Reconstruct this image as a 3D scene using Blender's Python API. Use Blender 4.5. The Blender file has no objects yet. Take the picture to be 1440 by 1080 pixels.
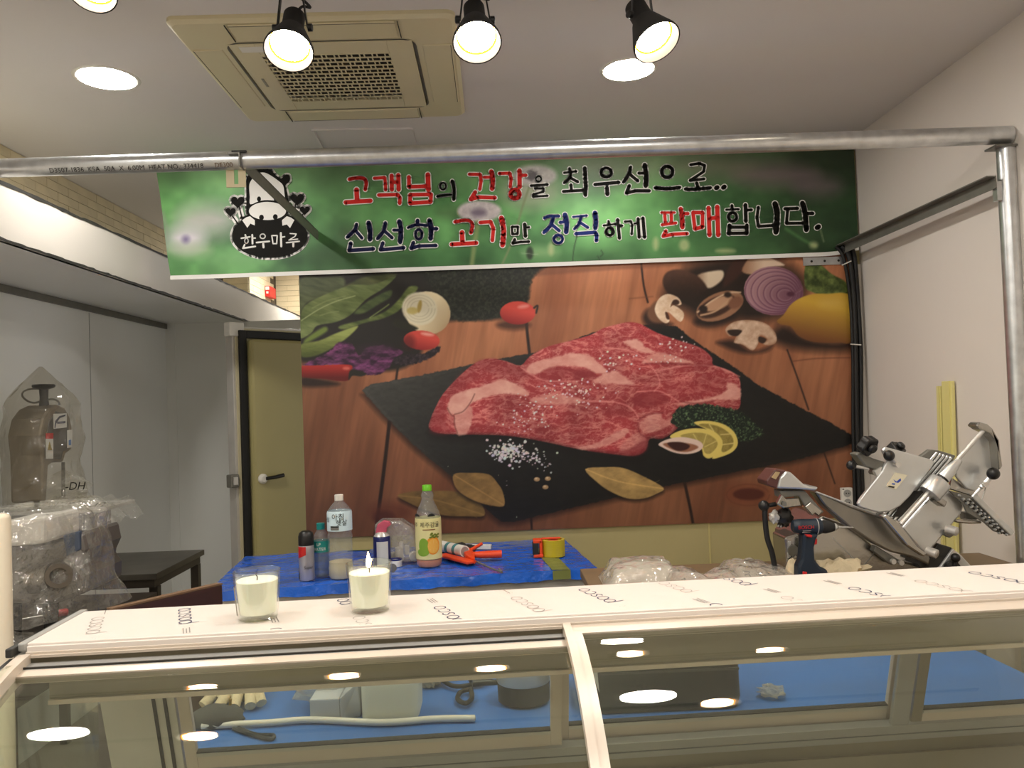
import bpy, bmesh, math, random
import numpy as np
from mathutils import Vector, Matrix, noise as mnoise
R = math.radians
scene = bpy.context.scene
col = scene.collection

# ------------------------------------------------------------------ camera
F_PX = 1120.0; VPX, VPY = 695, 567; ROLL = R(2.0); CZ = 1.52
_y = Vector(((VPX-720)/F_PX, -(VPY-540)/F_PX, -1.0)).normalized()
_z = Vector((-math.sin(ROLL), math.cos(ROLL), 0.0)); _z = (_z-_y*_z.dot(_y)).normalized()
_x = _y.cross(_z)
CM = Matrix((_x, _y, _z))
CAM = Vector((0, 0, CZ))
cam_data = bpy.data.cameras.new('camera'); cam = bpy.data.objects.new('camera', cam_data); col.objects.link(cam)
cam_data.sensor_width = 36; cam_data.lens = 36*F_PX/1440; cam_data.clip_start = 0.02
cam.matrix_world = Matrix.Translation(CAM) @ CM.to_4x4()
scene.camera = cam
# ------------------------------------------------------------------ world and exposure
world = bpy.data.worlds.new('world'); scene.world = world; world.use_nodes = True
world.node_tree.nodes['Background'].inputs[0].default_value = (1.0, 0.97, 0.92, 1)
world.node_tree.nodes['Background'].inputs[1].default_value = 0.30
vs = scene.view_settings
vs.view_transform = 'Standard'; vs.look = 'None'; vs.gamma = 1; vs.use_curve_mapping = False
vs.exposure = 1.72
scene.cycles.transparent_max_bounces = 18; scene.cycles.max_bounces = 8
LAMP_WHITE = 44.0     # radiance of the recessed downlights
LAMP_WARM = 27.0      # radiance of the warm spot lamps

# ------------------------------------------------------------------ helpers
def ray(px, py): return CM @ Vector(((px-720)/F_PX, -(py-540)/F_PX, -1.0))
def aY(px, py, y): d = ray(px, py); return CAM + d*(y/d.y)
def aZ(px, py, z): d = ray(px, py); return CAM + d*((z-CZ)/d.z)
def aX(px, py, x): d = ray(px, py); return CAM + d*(x/d.x)
def s2l(c):
    c = np.asarray(c, float)/255.0
    return np.where(c <= .04045, c/12.92, ((c+.055)/1.055)**2.4)
def rgba(c): return tuple(float(v) for v in s2l(c)) + (1.0,)

def mat(name, c, rough=.5, metal=0., spec=.5, var=0., vscale=8., bump=0., bscale=60., trans=0., emit=None, estr=0., coat=0., stretch=None, sss=0.):
    m = bpy.data.materials.new(name); m.use_nodes = True
    nt = m.node_tree; b = nt.nodes['Principled BSDF']
    b.inputs['Base Color'].default_value = rgba(c)
    b.inputs['Roughness'].default_value = rough; b.inputs['Metallic'].default_value = metal
    b.inputs['Specular IOR Level'].default_value = spec
    b.inputs['Coat Weight'].default_value = coat
    if sss: b.inputs['Subsurface Weight'].default_value = sss; b.inputs['Subsurface Radius'].default_value = (.02, .015, .01)
    if emit: b.inputs['Emission Color'].default_value = rgba(emit); b.inputs['Emission Strength'].default_value = estr
    tc = nt.nodes.new('ShaderNodeTexCoord'); mp = nt.nodes.new('ShaderNodeMapping')
    nt.links.new(tc.outputs['Object'], mp.inputs[0])
    if stretch: mp.inputs['Scale'].default_value = stretch
    if var:
        n = nt.nodes.new('ShaderNodeTexNoise'); n.inputs['Scale'].default_value = vscale; n.inputs['Detail'].default_value = 4
        nt.links.new(mp.outputs[0], n.inputs['Vector'])
        rp = nt.nodes.new('ShaderNodeMapRange'); rp.inputs[3].default_value = 1-var; rp.inputs[4].default_value = 1+var
        rp.inputs[1].default_value = .3; rp.inputs[2].default_value = .7
        nt.links.new(n.outputs[0], rp.inputs[0])
        mx = nt.nodes.new('ShaderNodeMix'); mx.data_type = 'RGBA'; mx.blend_type = 'MULTIPLY'; mx.inputs[0].default_value = 1
        mx.inputs[6].default_value = rgba(c)
        nt.links.new(rp.outputs[0], mx.inputs[7]); nt.links.new(mx.outputs[2], b.inputs['Base Color'])
    if bump:
        n2 = nt.nodes.new('ShaderNodeTexNoise'); n2.inputs['Scale'].default_value = bscale; n2.inputs['Detail'].default_value = 3
        nt.links.new(mp.outputs[0], n2.inputs['Vector'])
        bp = nt.nodes.new('ShaderNodeBump'); bp.inputs['Strength'].default_value = bump; bp.inputs['Distance'].default_value = .01
        nt.links.new(n2.outputs[0], bp.inputs['Height']); nt.links.new(bp.outputs[0], b.inputs['Normal'])
    return m

def film(name, tint=(235, 235, 235), haze=.18, hazecol=(225, 225, 222), gloss=1.0, rough=.05, ior=1.45, bump=0., bscale=30.):
    """thin clear sheet: see-through, mirror-like by angle, a little milky"""
    m = bpy.data.materials.new(name); m.use_nodes = True; nt = m.node_tree; nt.nodes.remove(nt.nodes['Principled BSDF'])
    out = nt.nodes['Material Output']
    tr = nt.nodes.new('ShaderNodeBsdfTransparent'); tr.inputs[0].default_value = rgba(tint)
    df = nt.nodes.new('ShaderNodeBsdfDiffuse'); df.inputs[0].default_value = rgba(hazecol)
    gl = nt.nodes.new('ShaderNodeBsdfGlossy'); gl.inputs[0].default_value = (gloss, gloss, gloss, 1); gl.inputs[1].default_value = rough
    m1 = nt.nodes.new('ShaderNodeMixShader'); m1.inputs[0].default_value = haze
    nt.links.new(tr.outputs[0], m1.inputs[1]); nt.links.new(df.outputs[0], m1.inputs[2])
    f0 = ((ior-1)/(ior+1))**2     # Schlick reflectance from the facing angle, alike on both sides of the sheet
    fr = nt.nodes.new('ShaderNodeLayerWeight'); pw = nt.nodes.new('ShaderNodeMath'); pw.operation = 'POWER'; pw.inputs[1].default_value = 5.0
    ma = nt.nodes.new('ShaderNodeMath'); ma.operation = 'MULTIPLY_ADD'; ma.inputs[1].default_value = 1-f0; ma.inputs[2].default_value = f0
    nt.links.new(fr.outputs['Facing'], pw.inputs[0]); nt.links.new(pw.outputs[0], ma.inputs[0])
    m2 = nt.nodes.new('ShaderNodeMixShader')
    nt.links.new(ma.outputs[0], m2.inputs[0]); nt.links.new(m1.outputs[0], m2.inputs[1]); nt.links.new(gl.outputs[0], m2.inputs[2])
    nt.links.new(m2.outputs[0], out.inputs[0])
    if bump:
        tc = nt.nodes.new('ShaderNodeTexCoord'); n2 = nt.nodes.new('ShaderNodeTexNoise'); n2.inputs['Scale'].default_value = bscale
        nt.links.new(tc.outputs['Object'], n2.inputs['Vector'])
        bp = nt.nodes.new('ShaderNodeBump'); bp.inputs['Strength'].default_value = bump; bp.inputs['Distance'].default_value = .02
        nt.links.new(n2.outputs[0], bp.inputs['Height'])
        nt.links.new(bp.outputs[0], gl.inputs['Normal']); nt.links.new(bp.outputs[0], fr.inputs['Normal'])
    return m

def printmat(name, rough=.45, spec=.3):
    m = bpy.data.materials.new(name); m.use_nodes = True; nt = m.node_tree; b = nt.nodes['Principled BSDF']
    a = nt.nodes.new('ShaderNodeVertexColor'); a.layer_name = 'print'
    nt.links.new(a.outputs[0], b.inputs['Base Color']); b.inputs['Roughness'].default_value = rough
    b.inputs['Specular IOR Level'].default_value = spec
    return m

def emitter(name, c, strength):
    m = bpy.data.materials.new(name); m.use_nodes = True; b = m.node_tree.nodes['Principled BSDF']
    b.inputs['Base Color'].default_value = (0.8, 0.8, 0.8, 1)
    b.inputs['Emission Color'].default_value = rgba(c); b.inputs['Emission Strength'].default_value = strength
    return m

class MB:
    def __init__(s): s.V = []; s.F = []; s.M = []; s.mi = 0; s.T = None
    def v(s, p):
        p = Vector(p)
        if s.T is not None: p = s.T @ p
        s.V.append(p); return len(s.V)-1
    def f(s, *i): s.F.append(tuple(i)); s.M.append(s.mi)
    def box(s, x0, x1, y0, y1, z0, z1):
        i = [s.v(p) for p in ((x0,y0,z0),(x1,y0,z0),(x1,y1,z0),(x0,y1,z0),(x0,y0,z1),(x1,y0,z1),(x1,y1,z1),(x0,y1,z1))]
        for a in ((3,2,1,0),(4,5,6,7),(0,1,5,4),(1,2,6,5),(2,3,7,6),(3,0,4,7)): s.f(*[i[k] for k in a])
        return s
    def bar(s, a, b, w, h, up=(0,0,1)):
        """square bar from a to b, w across, h along up"""
        a = Vector(a); b = Vector(b); d = (b-a).normalized(); u = Vector(up)
        r = d.cross(u).normalized(); u = r.cross(d).normalized()
        i = [s.v(p+r*(sx*w/2)+u*(sz*h/2)) for p in (a, b) for sx, sz in ((-1,-1),(1,-1),(1,1),(-1,1))]
        for q in ((0,1,2,3),(7,6,5,4),(0,4,5,1),(1,5,6,2),(2,6,7,3),(3,7,4,0)): s.f(*[i[k] for k in q])
        return s
    def tube(s, pts, r, seg=12, cap=True, closed=False):
        pts = [Vector(p) for p in pts]; n = len(pts)
        rr = r if isinstance(r, (list, tuple)) else [r]*n
        t0 = (pts[1]-pts[0]).normalized(); nrm = t0.orthogonal().normalized(); rings = []
        for k in range(n):
            if closed: t = (pts[(k+1) % n]-pts[k-1]).normalized()
            else: t = (pts[min(k+1, n-1)]-pts[max(k-1, 0)]).normalized()
            nrm = (nrm-t*nrm.dot(t)).normalized(); bn = t.cross(nrm)
            rings.append([s.v(pts[k]+(nrm*math.cos(2*math.pi*j/seg)+bn*math.sin(2*math.pi*j/seg))*rr[k]) for j in range(seg)])
        for k in range(n if closed else n-1):
            A = rings[k]; B = rings[(k+1) % n]
            for j in range(seg): s.f(A[j], A[(j+1) % seg], B[(j+1) % seg], B[j])
        if cap and not closed: s.f(*rings[0][::-1]); s.f(*rings[-1])
        return s
    def lathe(s, prof, seg=24, o=(0,0,0), ax=(0,0,1), capb=True, capt=True, mis=None):
        o = Vector(o); ax = Vector(ax).normalized(); n = ax.orthogonal().normalized(); b = ax.cross(n); rings = []
        for (r, z) in prof:
            rings.append([s.v(o+ax*z+(n*math.cos(2*math.pi*j/seg)+b*math.sin(2*math.pi*j/seg))*r) for j in range(seg)])
        for k in range(len(prof)-1):
            if mis: s.mi = mis[k]
            A, B = rings[k], rings[k+1]
            for j in range(seg): s.f(A[j], A[(j+1) % seg], B[(j+1) % seg], B[j])
        if capb: s.f(*rings[0][::-1])
        if capt: s.f(*rings[-1])
        return s
    def prism(s, poly, d):
        """poly: 3-D outline (planar), d: extrusion vector"""
        d = Vector(d); a = [s.v(p) for p in poly]; b = [s.v(Vector(p)+d) for p in poly]; n = len(poly)
        s.f(*a); s.f(*b[::-1])
        for k in range(n): s.f(a[k], b[k], b[(k+1) % n], a[(k+1) % n])
        return s
    def flat(s, poly): s.f(*[s.v(p) for p in poly]); return s
    def grid(s, fn, nu, nv):
        i = [[s.v(fn(a/nu, b/nv)) for b in range(nv+1)] for a in range(nu+1)]
        for a in range(nu):
            for b in range(nv): s.f(i[a][b], i[a+1][b], i[a+1][b+1], i[a][b+1])
        return s
    def sphere(s, c, r, seg=16, rings=10, sc=(1,1,1)):
        c = Vector(c); top = s.v(c+Vector((0,0,r*sc[2]))); bot = s.v(c-Vector((0,0,r*sc[2]))); rg = []
        for k in range(1, rings):
            t = math.pi*k/rings
            rg.append([s.v(c+Vector((r*sc[0]*math.sin(t)*math.cos(2*math.pi*j/seg), r*sc[1]*math.sin(t)*math.sin(2*math.pi*j/seg), r*sc[2]*math.cos(t)))) for j in range(seg)])
        for j in range(seg):
            s.f(top, rg[0][j], rg[0][(j+1) % seg]); s.f(bot, rg[-1][(j+1) % seg], rg[-1][j])
        for k in range(len(rg)-1):
            for j in range(seg): s.f(rg[k][j], rg[k+1][j], rg[k+1][(j+1) % seg], rg[k][(j+1) % seg])
        return s
    def build(s, name, mats, parent=None, smooth=None, bevel=0., kind=None, world=True, fix=True, solid=0.):
        V = s.V
        if parent is not None and world:
            inv = parent['_m'] if False else ROOTS[parent.name].inverted(); V = [inv @ p for p in V]
            off = Vector((0,0,0))
        elif parent is None:
            lo = Vector([min(p[k] for p in V) for k in range(3)]); hi = Vector([max(p[k] for p in V) for k in range(3)])
            off = Vector(((lo.x+hi.x)/2, (lo.y+hi.y)/2, lo.z)); V = [p-off for p in V]
        else: off = Vector((0,0,0))
        me = bpy.data.meshes.new(name); me.from_pydata([tuple(p) for p in V], [], s.F)
        mats = mats if isinstance(mats, (list, tuple)) else [mats]
        for m in mats: me.materials.append(m)
        if len(mats) > 1: me.polygons.foreach_set('material_index', s.M)
        if fix:
            bm = bmesh.new(); bm.from_mesh(me); bmesh.ops.recalc_face_normals(bm, faces=bm.faces); bm.to_mesh(me); bm.free()
        if smooth is not None:
            me.polygons.foreach_set('use_smooth', [True]*len(me.polygons))
            if smooth < 179: me.set_sharp_from_angle(angle=R(smooth))
        me.update()
        o = bpy.data.objects.new(name, me); col.objects.link(o); o.location = off
        if parent is not None:
            o.parent = parent; ROOTS[o.name] = ROOTS[parent.name]
        else: ROOTS[o.name] = Matrix.Translation(off)
        if bevel:
            md = o.modifiers.new('bevel', 'BEVEL'); md.width = bevel; md.segments = 2; md.limit_method = 'ANGLE'; md.angle_limit = R(40); md.harden_normals = False
        if solid:
            md = o.modifiers.new('solid', 'SOLIDIFY'); md.thickness = solid; md.offset = 0
        if kind: o['kind'] = kind
        return o
ROOTS = {}
def tag(o, label, cat, group=None):
    o['label'] = label; o['category'] = cat
    if group: o['group'] = group
    return o
def thing(name, loc, label, cat, rz=0., group=None, kind=None):
    o = bpy.data.objects.new(name, None); col.objects.link(o); o.empty_display_size = .05
    o.location = loc; o.rotation_euler = (0, 0, rz); ROOTS[o.name] = Matrix.Translation(Vector(loc)) @ Matrix.Rotation(rz, 4, 'Z')
    if label: o['label'] = label
    if cat: o['category'] = cat
    if group: o['group'] = group
    if kind: o['kind'] = kind
    return o
def copy_tree(o, parent=None):
    c = o.copy(); col.objects.link(c); c.parent = parent
    for ch in list(o.children): copy_tree(ch, c)
    return c
def rect(x0, x1, z0, z1, y): return [(x0,y,z0),(x1,y,z0),(x1,y,z1),(x0,y,z1)]
def pxpoly(pts, y, ox=0, oy=0, sx=1., sy=None):
    sy = sy or sx
    return [aY(ox+x/sx, oy+z/sy, y) for x, z in pts]

_tc = {}
def textmesh(s, size=1., align='CENTER'):
    """verts (2-D) and faces of a string in the built-in face"""
    key = (s, align)
    if key not in _tc:
        cu = bpy.data.curves.new('t', 'FONT'); cu.body = s; cu.align_x = align; cu.align_y = 'CENTER'; cu.resolution_u = 3
        o = bpy.data.objects.new('t', cu); col.objects.link(o); bpy.context.view_layer.update()
        e = o.evaluated_get(bpy.context.evaluated_depsgraph_get()); me = e.to_mesh()
        _tc[key] = ([(v.co.x, v.co.y) for v in me.vertices], [tuple(p.vertices) for p in me.polygons])
        e.to_mesh_clear(); bpy.data.objects.remove(o); bpy.data.curves.remove(cu)
    V, Fc = _tc[key]
    return [(x*size, y*size) for x, y in V], Fc
def addtext(mb, s, size, fn, align='CENTER'):
    V, Fc = textmesh(s, size, align); i = [mb.v(fn(x, y)) for x, y in V]
    for q in Fc: mb.f(*[i[k] for k in q])
def oncyl(c, r, th0, z0):
    """maps flat (x,y) onto an upright cylinder, th0 the facing direction"""
    return lambda x, y: (c[0]+r*math.cos(th0+x/r), c[1]+r*math.sin(th0+x/r), z0+y)

def stroke(mb, pts, w, fn, seg=8, closed=False):
    """flat brush stroke: quads with round joints; fn maps 2-D to 3-D"""
    pts = [Vector(p) for p in pts]; n = len(pts)
    for k in range(n if closed else n-1):
        a, b = pts[k], pts[(k+1) % n]; d = (b-a)
        if d.length < 1e-6: continue
        d.normalize(); q = Vector((-d.y, d.x))*(w/2)
        mb.f(*[mb.v(fn(p.x, p.y)) for p in (a-q, b-q, b+q, a+q)])
    for p in pts:
        mb.f(*[mb.v(fn(p.x+w/2*math.cos(2*math.pi*j/seg), p.y+w/2*math.sin(2*math.pi*j/seg))) for j in range(seg)])
def ell(cx, cy, rx, ry, n=20, a0=0, a1=360):
    full = abs(a1-a0) >= 360
    return [(cx+rx*math.cos(R(a0+(a1-a0)*k/(n if full else n-1))), cy+ry*math.sin(R(a0+(a1-a0)*k/(n if full else n-1)))) for k in range(n)]
def spline(p, m=4, closed=True):
    p = [np.array(q, float) for q in p]; n = len(p); o = []
    for k in range(n if closed else n-1):
        g = lambda j: p[j % n] if closed else p[max(0, min(n-1, j))]
        a, b, c, d = g(k-1), g(k), g(k+1), g(k+2)
        for t in np.arange(m)/m: o.append(tuple(.5*((2*b)+(-a+c)*t+(2*a-5*b+4*c-d)*t*t+(-a+3*b-3*c+d)*t**3)))
    if not closed: o.append(tuple(p[-1]))
    return o
def blob(mb, c, rad, seed=0, amp=.15, freq=2., seg=28, rings=18, squash=None):
    c = Vector(c); rnd = Vector((seed*7.3, seed*3.1, seed*5.7))
    n0 = len(mb.V); mb.sphere((0,0,0), 1., seg, rings)
    for k in range(n0, len(mb.V)):
        p = mb.V[k]; q = p.normalized()
        d = 1+amp*(2*abs(mnoise.noise(q*freq+rnd))-.5)+amp*.6*mnoise.noise(q*freq*2.7+rnd*2)
        p = q*d; p = Vector((p.x*rad[0], p.y*rad[1], p.z*rad[2]))
        if squash is not None and p.z < squash: p.z = squash+(p.z-squash)*.08
        mb.V[k] = c+p
    return mb
rng = random.Random(5)

# ------------------------------------------------------------------ materials
M = {}
M['ceil'] = mat('ceiling_paint', (220, 215, 210), .85, var=.02, vscale=1.5)
M['white'] = mat('white_panel', (214, 208, 198), .45, var=.02, vscale=2)
M['panel'] = mat('cool_room_panel', (236, 237, 232), .4, var=.02, vscale=2)
M['cream'] = mat('cream_wall', (226, 217, 207), .5, var=.015, vscale=2)
M['beige'] = mat('beige_panel', (170, 158, 112), .45, var=.03, vscale=3)
M['floor'] = mat('floor_tile', (176, 166, 152), .5, var=.1, vscale=5)
M['mortar'] = mat('dark_joint', (95, 84, 66), .9)
M['brick'] = mat('cream_brick', (208, 194, 160), .7, var=.08, vscale=7, bump=.2, bscale=40)
M['blackedge'] = mat('black_edge', (40, 38, 34), .6, var=.3, vscale=30)
M['steel'] = mat('galvanised_steel', (206, 208, 209), .30, .9, var=.12, vscale=26, bump=.02, bscale=50)
M['dsteel'] = mat('grey_angle_iron', (118, 116, 108), .45, .35, var=.1, vscale=20)
M['stain'] = mat('stainless', (198, 194, 187), .28, .35, var=.06, vscale=12)
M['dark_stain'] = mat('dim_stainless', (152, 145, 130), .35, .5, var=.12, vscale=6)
M['alu'] = mat('cast_aluminium', (176, 173, 166), .24, .95, var=.08, vscale=9, bump=.05, bscale=70)
M['satin'] = mat('satin_plate', (205, 206, 204), .32, .75, var=.05, vscale=8)
M['black'] = mat('black_plastic', (22, 21, 20), .4)
M['matte_black'] = mat('matte_black', (30, 28, 26), .7, var=.15, vscale=20)
M['rubber'] = mat('black_rubber', (18, 17, 16), .6)
M['acpl'] = mat('aged_plastic', (214, 203, 168), .4, var=.02, vscale=3)
M['acdark'] = mat('grille_shadow_box', (42, 38, 32), .8)
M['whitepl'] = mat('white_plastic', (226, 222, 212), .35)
M['brownboard'] = mat('dark_brown_board', (58, 30, 22), .4, var=.15, vscale=12, stretch=(1, 1, 6))
M['darktable'] = mat('dark_steel_table', (58, 52, 44), .35, .4, var=.12, vscale=4)
M['blue'] = mat('blue_tarp', (32, 94, 196), .20, var=.26, vscale=7, bump=.7, bscale=20, coat=.3)
M['blue2'] = mat('blue_board', (52, 108, 184), .5, var=.12, vscale=5)
M['olive'] = mat('olive_tape', (112, 118, 62), .4)
M['case'] = mat('cream_aluminium', (206, 193, 178), .35, .1)
M['casegrey'] = mat('grey_channel', (168, 167, 163), .35, .2)
M['casedark'] = mat('dark_seal', (44, 42, 38), .6)
M['pfilm'] = mat('white_protective_film', (226, 217, 209), .28)
M['ink'] = mat('blue_ink', (40, 56, 104), .5)
M['inkfaint'] = mat('faint_grey_ink', (176, 170, 163), .5)
M['inkgrey'] = mat('grey_ink', (140, 134, 128), .5)
M['glass'] = film('clear_glass', (250, 252, 249), .006, (200, 205, 195), 1., 0., 1.5)
M['caseglass'] = film('show_case_glass', (246, 249, 243), .012, (200, 196, 180), 1., .012, 1.5)
M['pet'] = film('clear_bottle_plastic', (246, 248, 248), .11, (215, 220, 220), 1., .05, 1.5, bump=.25, bscale=60)
M['bag'] = film('clear_poly_film', (244, 243, 238), .11, (228, 226, 218), 1., .035, 1.9, bump=1., bscale=24)
M['cup'] = film('cup_glass', (250, 252, 248), .008, (210, 220, 205), 1., 0., 1.9)
M['bag2'] = film('milky_poly_film', (240, 238, 232), .26, (214, 210, 203), 1., .06, 1.8, bump=1., bscale=20)
M['red'] = mat('red_paint', (196, 34, 30), .4)
M['orange'] = mat('orange_plastic', (226, 70, 24), .4)
M['wax'] = mat('cream_wax', (252, 247, 233), .55, sss=.25)
M['flame'] = emitter('flame', (255, 214, 140), 14.)
M['cloth'] = mat('beige_cotton', (206, 190, 158), .9, var=.06, vscale=20, bump=.4, bscale=120)
M['yfoam'] = mat('pale_yellow_strip', (226, 216, 142), .5)
M['navy'] = mat('dark_blue_plastic', (20, 34, 48), .45)
M['lampw'] = emitter('white_lamp', (255, 250, 243), LAMP_WHITE)
M['lampy'] = emitter('warm_lamp', (255, 238, 208), LAMP_WARM)
M['gold'] = mat('gold_reflector', (244, 150, 10), .8, spec=0.)

# ================================================================== the setting
CEIL = 2.748; YB = 3.80; XR = 1.79; XL = -2.15; YC = 5.30; YF = 6.95; Y0 = -2.6
def struct(name, mb, m, **k): o = mb.build(name, m, None, **k); o['kind'] = 'structure'; return o
struct('floor', MB().box(-3.2, 3.0, Y0, YF+.1, -.1, 0), M['floor'])
ceiling = struct('ceiling', MB().box(-3.2, 3.0, Y0, YF+.1, CEIL, CEIL+.1), M['ceil'])
struct('wall_front', MB().box(-3.2, 3.0, Y0-.1, Y0, 0, CEIL), M['white'])
# access hatch in the ceiling: four thin beads
for i, (a, b) in enumerate((((-.755, 3.482), (-.322, 3.498)), ((-.755, 3.482), (-.765, 3.77)), ((-.322, 3.498), (-.33, 3.78)))):
    MB().bar((a[0], a[1], CEIL-.002), (b[0], b[1], CEIL-.002), .011, .012).build('hatch_bead', M['ceil'], ceiling)
struct('wall_right', MB().box(XR, XR+.1, Y0, YB+.2, 0, CEIL), M['cream'])
wb = struct('wall_back', MB().box(-.905, XR, YB, YB+.1, 0, CEIL), M['beige'])
for px in (998, 620): # vertical joint cover strips of the beige sheet
    p = aY(px, 770, YB)
    MB().box(p.x-.004, p.x+.004, YB-.003, YB, 0.02, .93).build('joint_strip', mat('strip_beige', (190, 176, 118), .4), wb)
struct('trim_1', MB().box(XR-.03, XR, YB-.012, YB, 0.0, aY(1207, 372, YB).z), M['white'], bevel=.003)
# lower white cool-room wall on the left, its soffit and fascia
wl = struct('wall_left', MB().box(XL-.05, XL, Y0, YC, 0, 2.12), M['panel'])
struct('wall_left_front', MB().box(XL-.05, XL, Y0, 1.0, 2.12, CEIL), M['panel'])
struct('trim_2', MB().box(XL, XL+.012, 1.7, YC, 2.085, 2.119), M['dsteel'])
for y in (3.25, 4.3): MB().box(XL, XL+.002, y-.002, y+.002, 0, 2.08).build('panel_joint', M['casegrey'], wl)
wc = struct('wall_cool_room', MB().box(XL, -1.0, YC, YC+.06, 0, 2.12), M['panel'])
MB().box(XL, XL+.06, YC-.006, YC, 0, 2.12).build('corner_strip', M['panel'], wc)
struct('ceiling_soffit', MB().box(XL-.05, -1.625, 1.7, YF, 2.12, 2.14), M['panel'])
fas = struct('trim_3', MB().box(-1.64, -1.615, 1.7, YF, 2.12, 2.315), M['white'])
def ragged(z, sd, amp, h):
    r = random.Random(sd); mb = MB(); y = 1.72; up = []; 
    while y < 6.9:
        up.append((y, z+h*.5+r.uniform(0, amp), z-h*.5-r.uniform(0, amp))); y += r.uniform(.02, .09)
    for (a, b) in zip(up[:-1], up[1:]):
        mb.prism([(-1.6155, a[0], a[2]), (-1.6155, b[0], b[2]), (-1.6155, b[0], b[1]), (-1.6155, a[0], a[1])], (.0025, 0, 0))
    return mb
ragged(2.313, 3, .006, .004).build('torn_edge', M['blackedge'], fas)
ragged(2.123, 4, .005, .004).build('torn_edge', M['blackedge'], fas)
# upper brick wall
BW, BH, J = .195, .0462, .0022
bmesh_cache = {}
def brickmesh(w, h, d, axis):
    k = (round(w, 3), round(h, 3), axis)
    if k not in bmesh_cache:
        mb = MB()
        if axis == 'x': mb.box(0, d, -w/2, w/2, -h/2, h/2)
        else: mb.box(-w/2, w/2, -d, 0, -h/2, h/2)
        me = bpy.data.meshes.new('brick'); me.from_pydata([tuple(v) for v in mb.V], [], mb.F); me.materials.append(M['brick']); bmesh_cache[k] = me
    return bmesh_cache[k]
def brick(me, loc, parent):
    o = bpy.data.objects.new('brick', me); col.objects.link(o); o.parent = parent
    o.location = ROOTS[parent.name].inverted() @ (Vector(loc)+Vector((rng.uniform(-.0006, .0006), rng.uniform(-.0006, .0006), 0)))
bl = struct('wall_left_upper', MB().box(XL-.1, XL-.004, 1.0, YF, 2.14, CEIL), M['mortar'])
row = 0; z = CEIL-BH/2-.002
while z > 2.24:
    y = 2.75-(row % 2)*BW/2
    while y < 6.10:
        brick(brickmesh(BW-J*1.2, BH-J, .006, 'x'), (XL-.004, y, z), bl); y += BW
    z -= BH; row += 1
XP, YP = -1.87, 6.20
pil = struct('wall_pillar', MB().box(XL, XP, YP, YF, 2.14, CEIL), M['mortar'])
bf = struct('wall_far', MB().box(-2.3, XR, YF, YF+.1, 0, CEIL), M['mortar'])
row = 0; z = CEIL-BH/2-.002
while z > 2.24:
    x = XP-BW/2-.001-(row % 2)*BW/2
    if row % 2: brick(brickmesh(BW/2-J, BH-J, .006, 'y'), (XP-BW/4-.001, YP, z), pil)
    while x-BW/2 > XL-.02: brick(brickmesh(BW-J, BH-J, .006, 'y'), (x, YP, z), pil); x -= BW
    y = YP+BW/2-(row % 2)*BW/2*0+(row % 2)*BW/2
    if row % 2: brick(brickmesh(BW/2-J, BH-J, .006, 'x'), (XP, YP+BW/4, z), pil)
    while y+BW/2 < YF+.02: brick(brickmesh(BW-J, BH-J, .006, 'x'), (XP, y, z), pil); y += BW
    x = XP+.008+BW/2+(row % 2)*BW/2
    if row % 2: brick(brickmesh(BW/2-J, BH-J, .006, 'y'), (XP+.008+BW/4, YF, z), bf)
    while x < -1.25:
        brick(brickmesh(BW-J, BH-J, .006, 'y'), (x, YF, z), bf); x += BW
    z -= BH; row += 1
# open cool-room door, seen from its inner side
dl = aY(331, 461, 4.35); dr0 = aY(421, 464, 4.66)
dd = Vector((dr0.x-dl.x, dr0.y-dl.y, 0)).normalized(); dn = Vector((dd.y, -dd.x, 0))
door = thing('door_1', (dl.x, dl.y, 0), None, None, kind='structure')
DT = Matrix(((dd.x, -dn.x, 0, dl.x), (dd.y, -dn.y, 0, dl.y), (0, 0, 1, 0), (0, 0, 0, 1)))   # x along leaf, y away from viewer, z up
ztop = dl.z; LW = .92
def dmb(): m_ = MB(); m_.T = DT; return m_
dmb().box(-.015, LW, .01, .08, .03, ztop+.012).build('door_frame', M['stain'], door, bevel=.003)
dmb().box(0, LW, .0, .012, .04, ztop).build('door_rim', mat('rim_cream', (206, 196, 160), .4), door)
g = dmb(); g.box(.012, .055, -.02, 0, .05, ztop-.012); g.box(.055, LW-.02, -.02, 0, ztop-.055, ztop-.012); g.box(LW-.06, LW-.02, -.02, 0, .05, ztop-.055)
g.build('gasket', M['rubber'], door, bevel=.004)
dmb().box(.06, LW-.06, -.05, 0, .06, ztop-.06).build('inner_panel', mat('door_inner_olive', (168, 158, 108), .42, var=.03, vscale=2), door, bevel=.018)
hp = aY(364, 673, 4.42); hx = (Vector((hp.x, hp.y, 0))-Vector((dl.x, dl.y, 0))).dot(dd)
hz = hp.z
h = dmb(); h.lathe([(.027, 0), (.027, .012), (.016, .022)], 20, (hx, -.05, hz), (0, -1, 0)); hb = h.build('handle_rose', M['whitepl'], door, smooth=40)
h = dmb(); h.tube([(hx+.008, -.075, hz+.001), (hx+.06, -.08, hz+.004), (hx+.118, -.076, hz+.01)], [.009, .0105, .011], 10); h.build('lever_handle', M['black'], door, smooth=60)
l = dmb(); l.box(-.062, -.012, -.02, .03, hz-.035, hz+.035); lt = l.build('latch', M['dsteel'], door, bevel=.006)
l = dmb(); l.box(-.05, -.026, -.03, -.018, hz-.02, hz+.022); l.build('latch_tongue', M['stain'], door, bevel=.002)
l = dmb(); l.box(-.04, .05, -.006, .05, ztop-.045, ztop+.03); l.build('corner_cap', M['whitepl'], door, bevel=.004)

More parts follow.
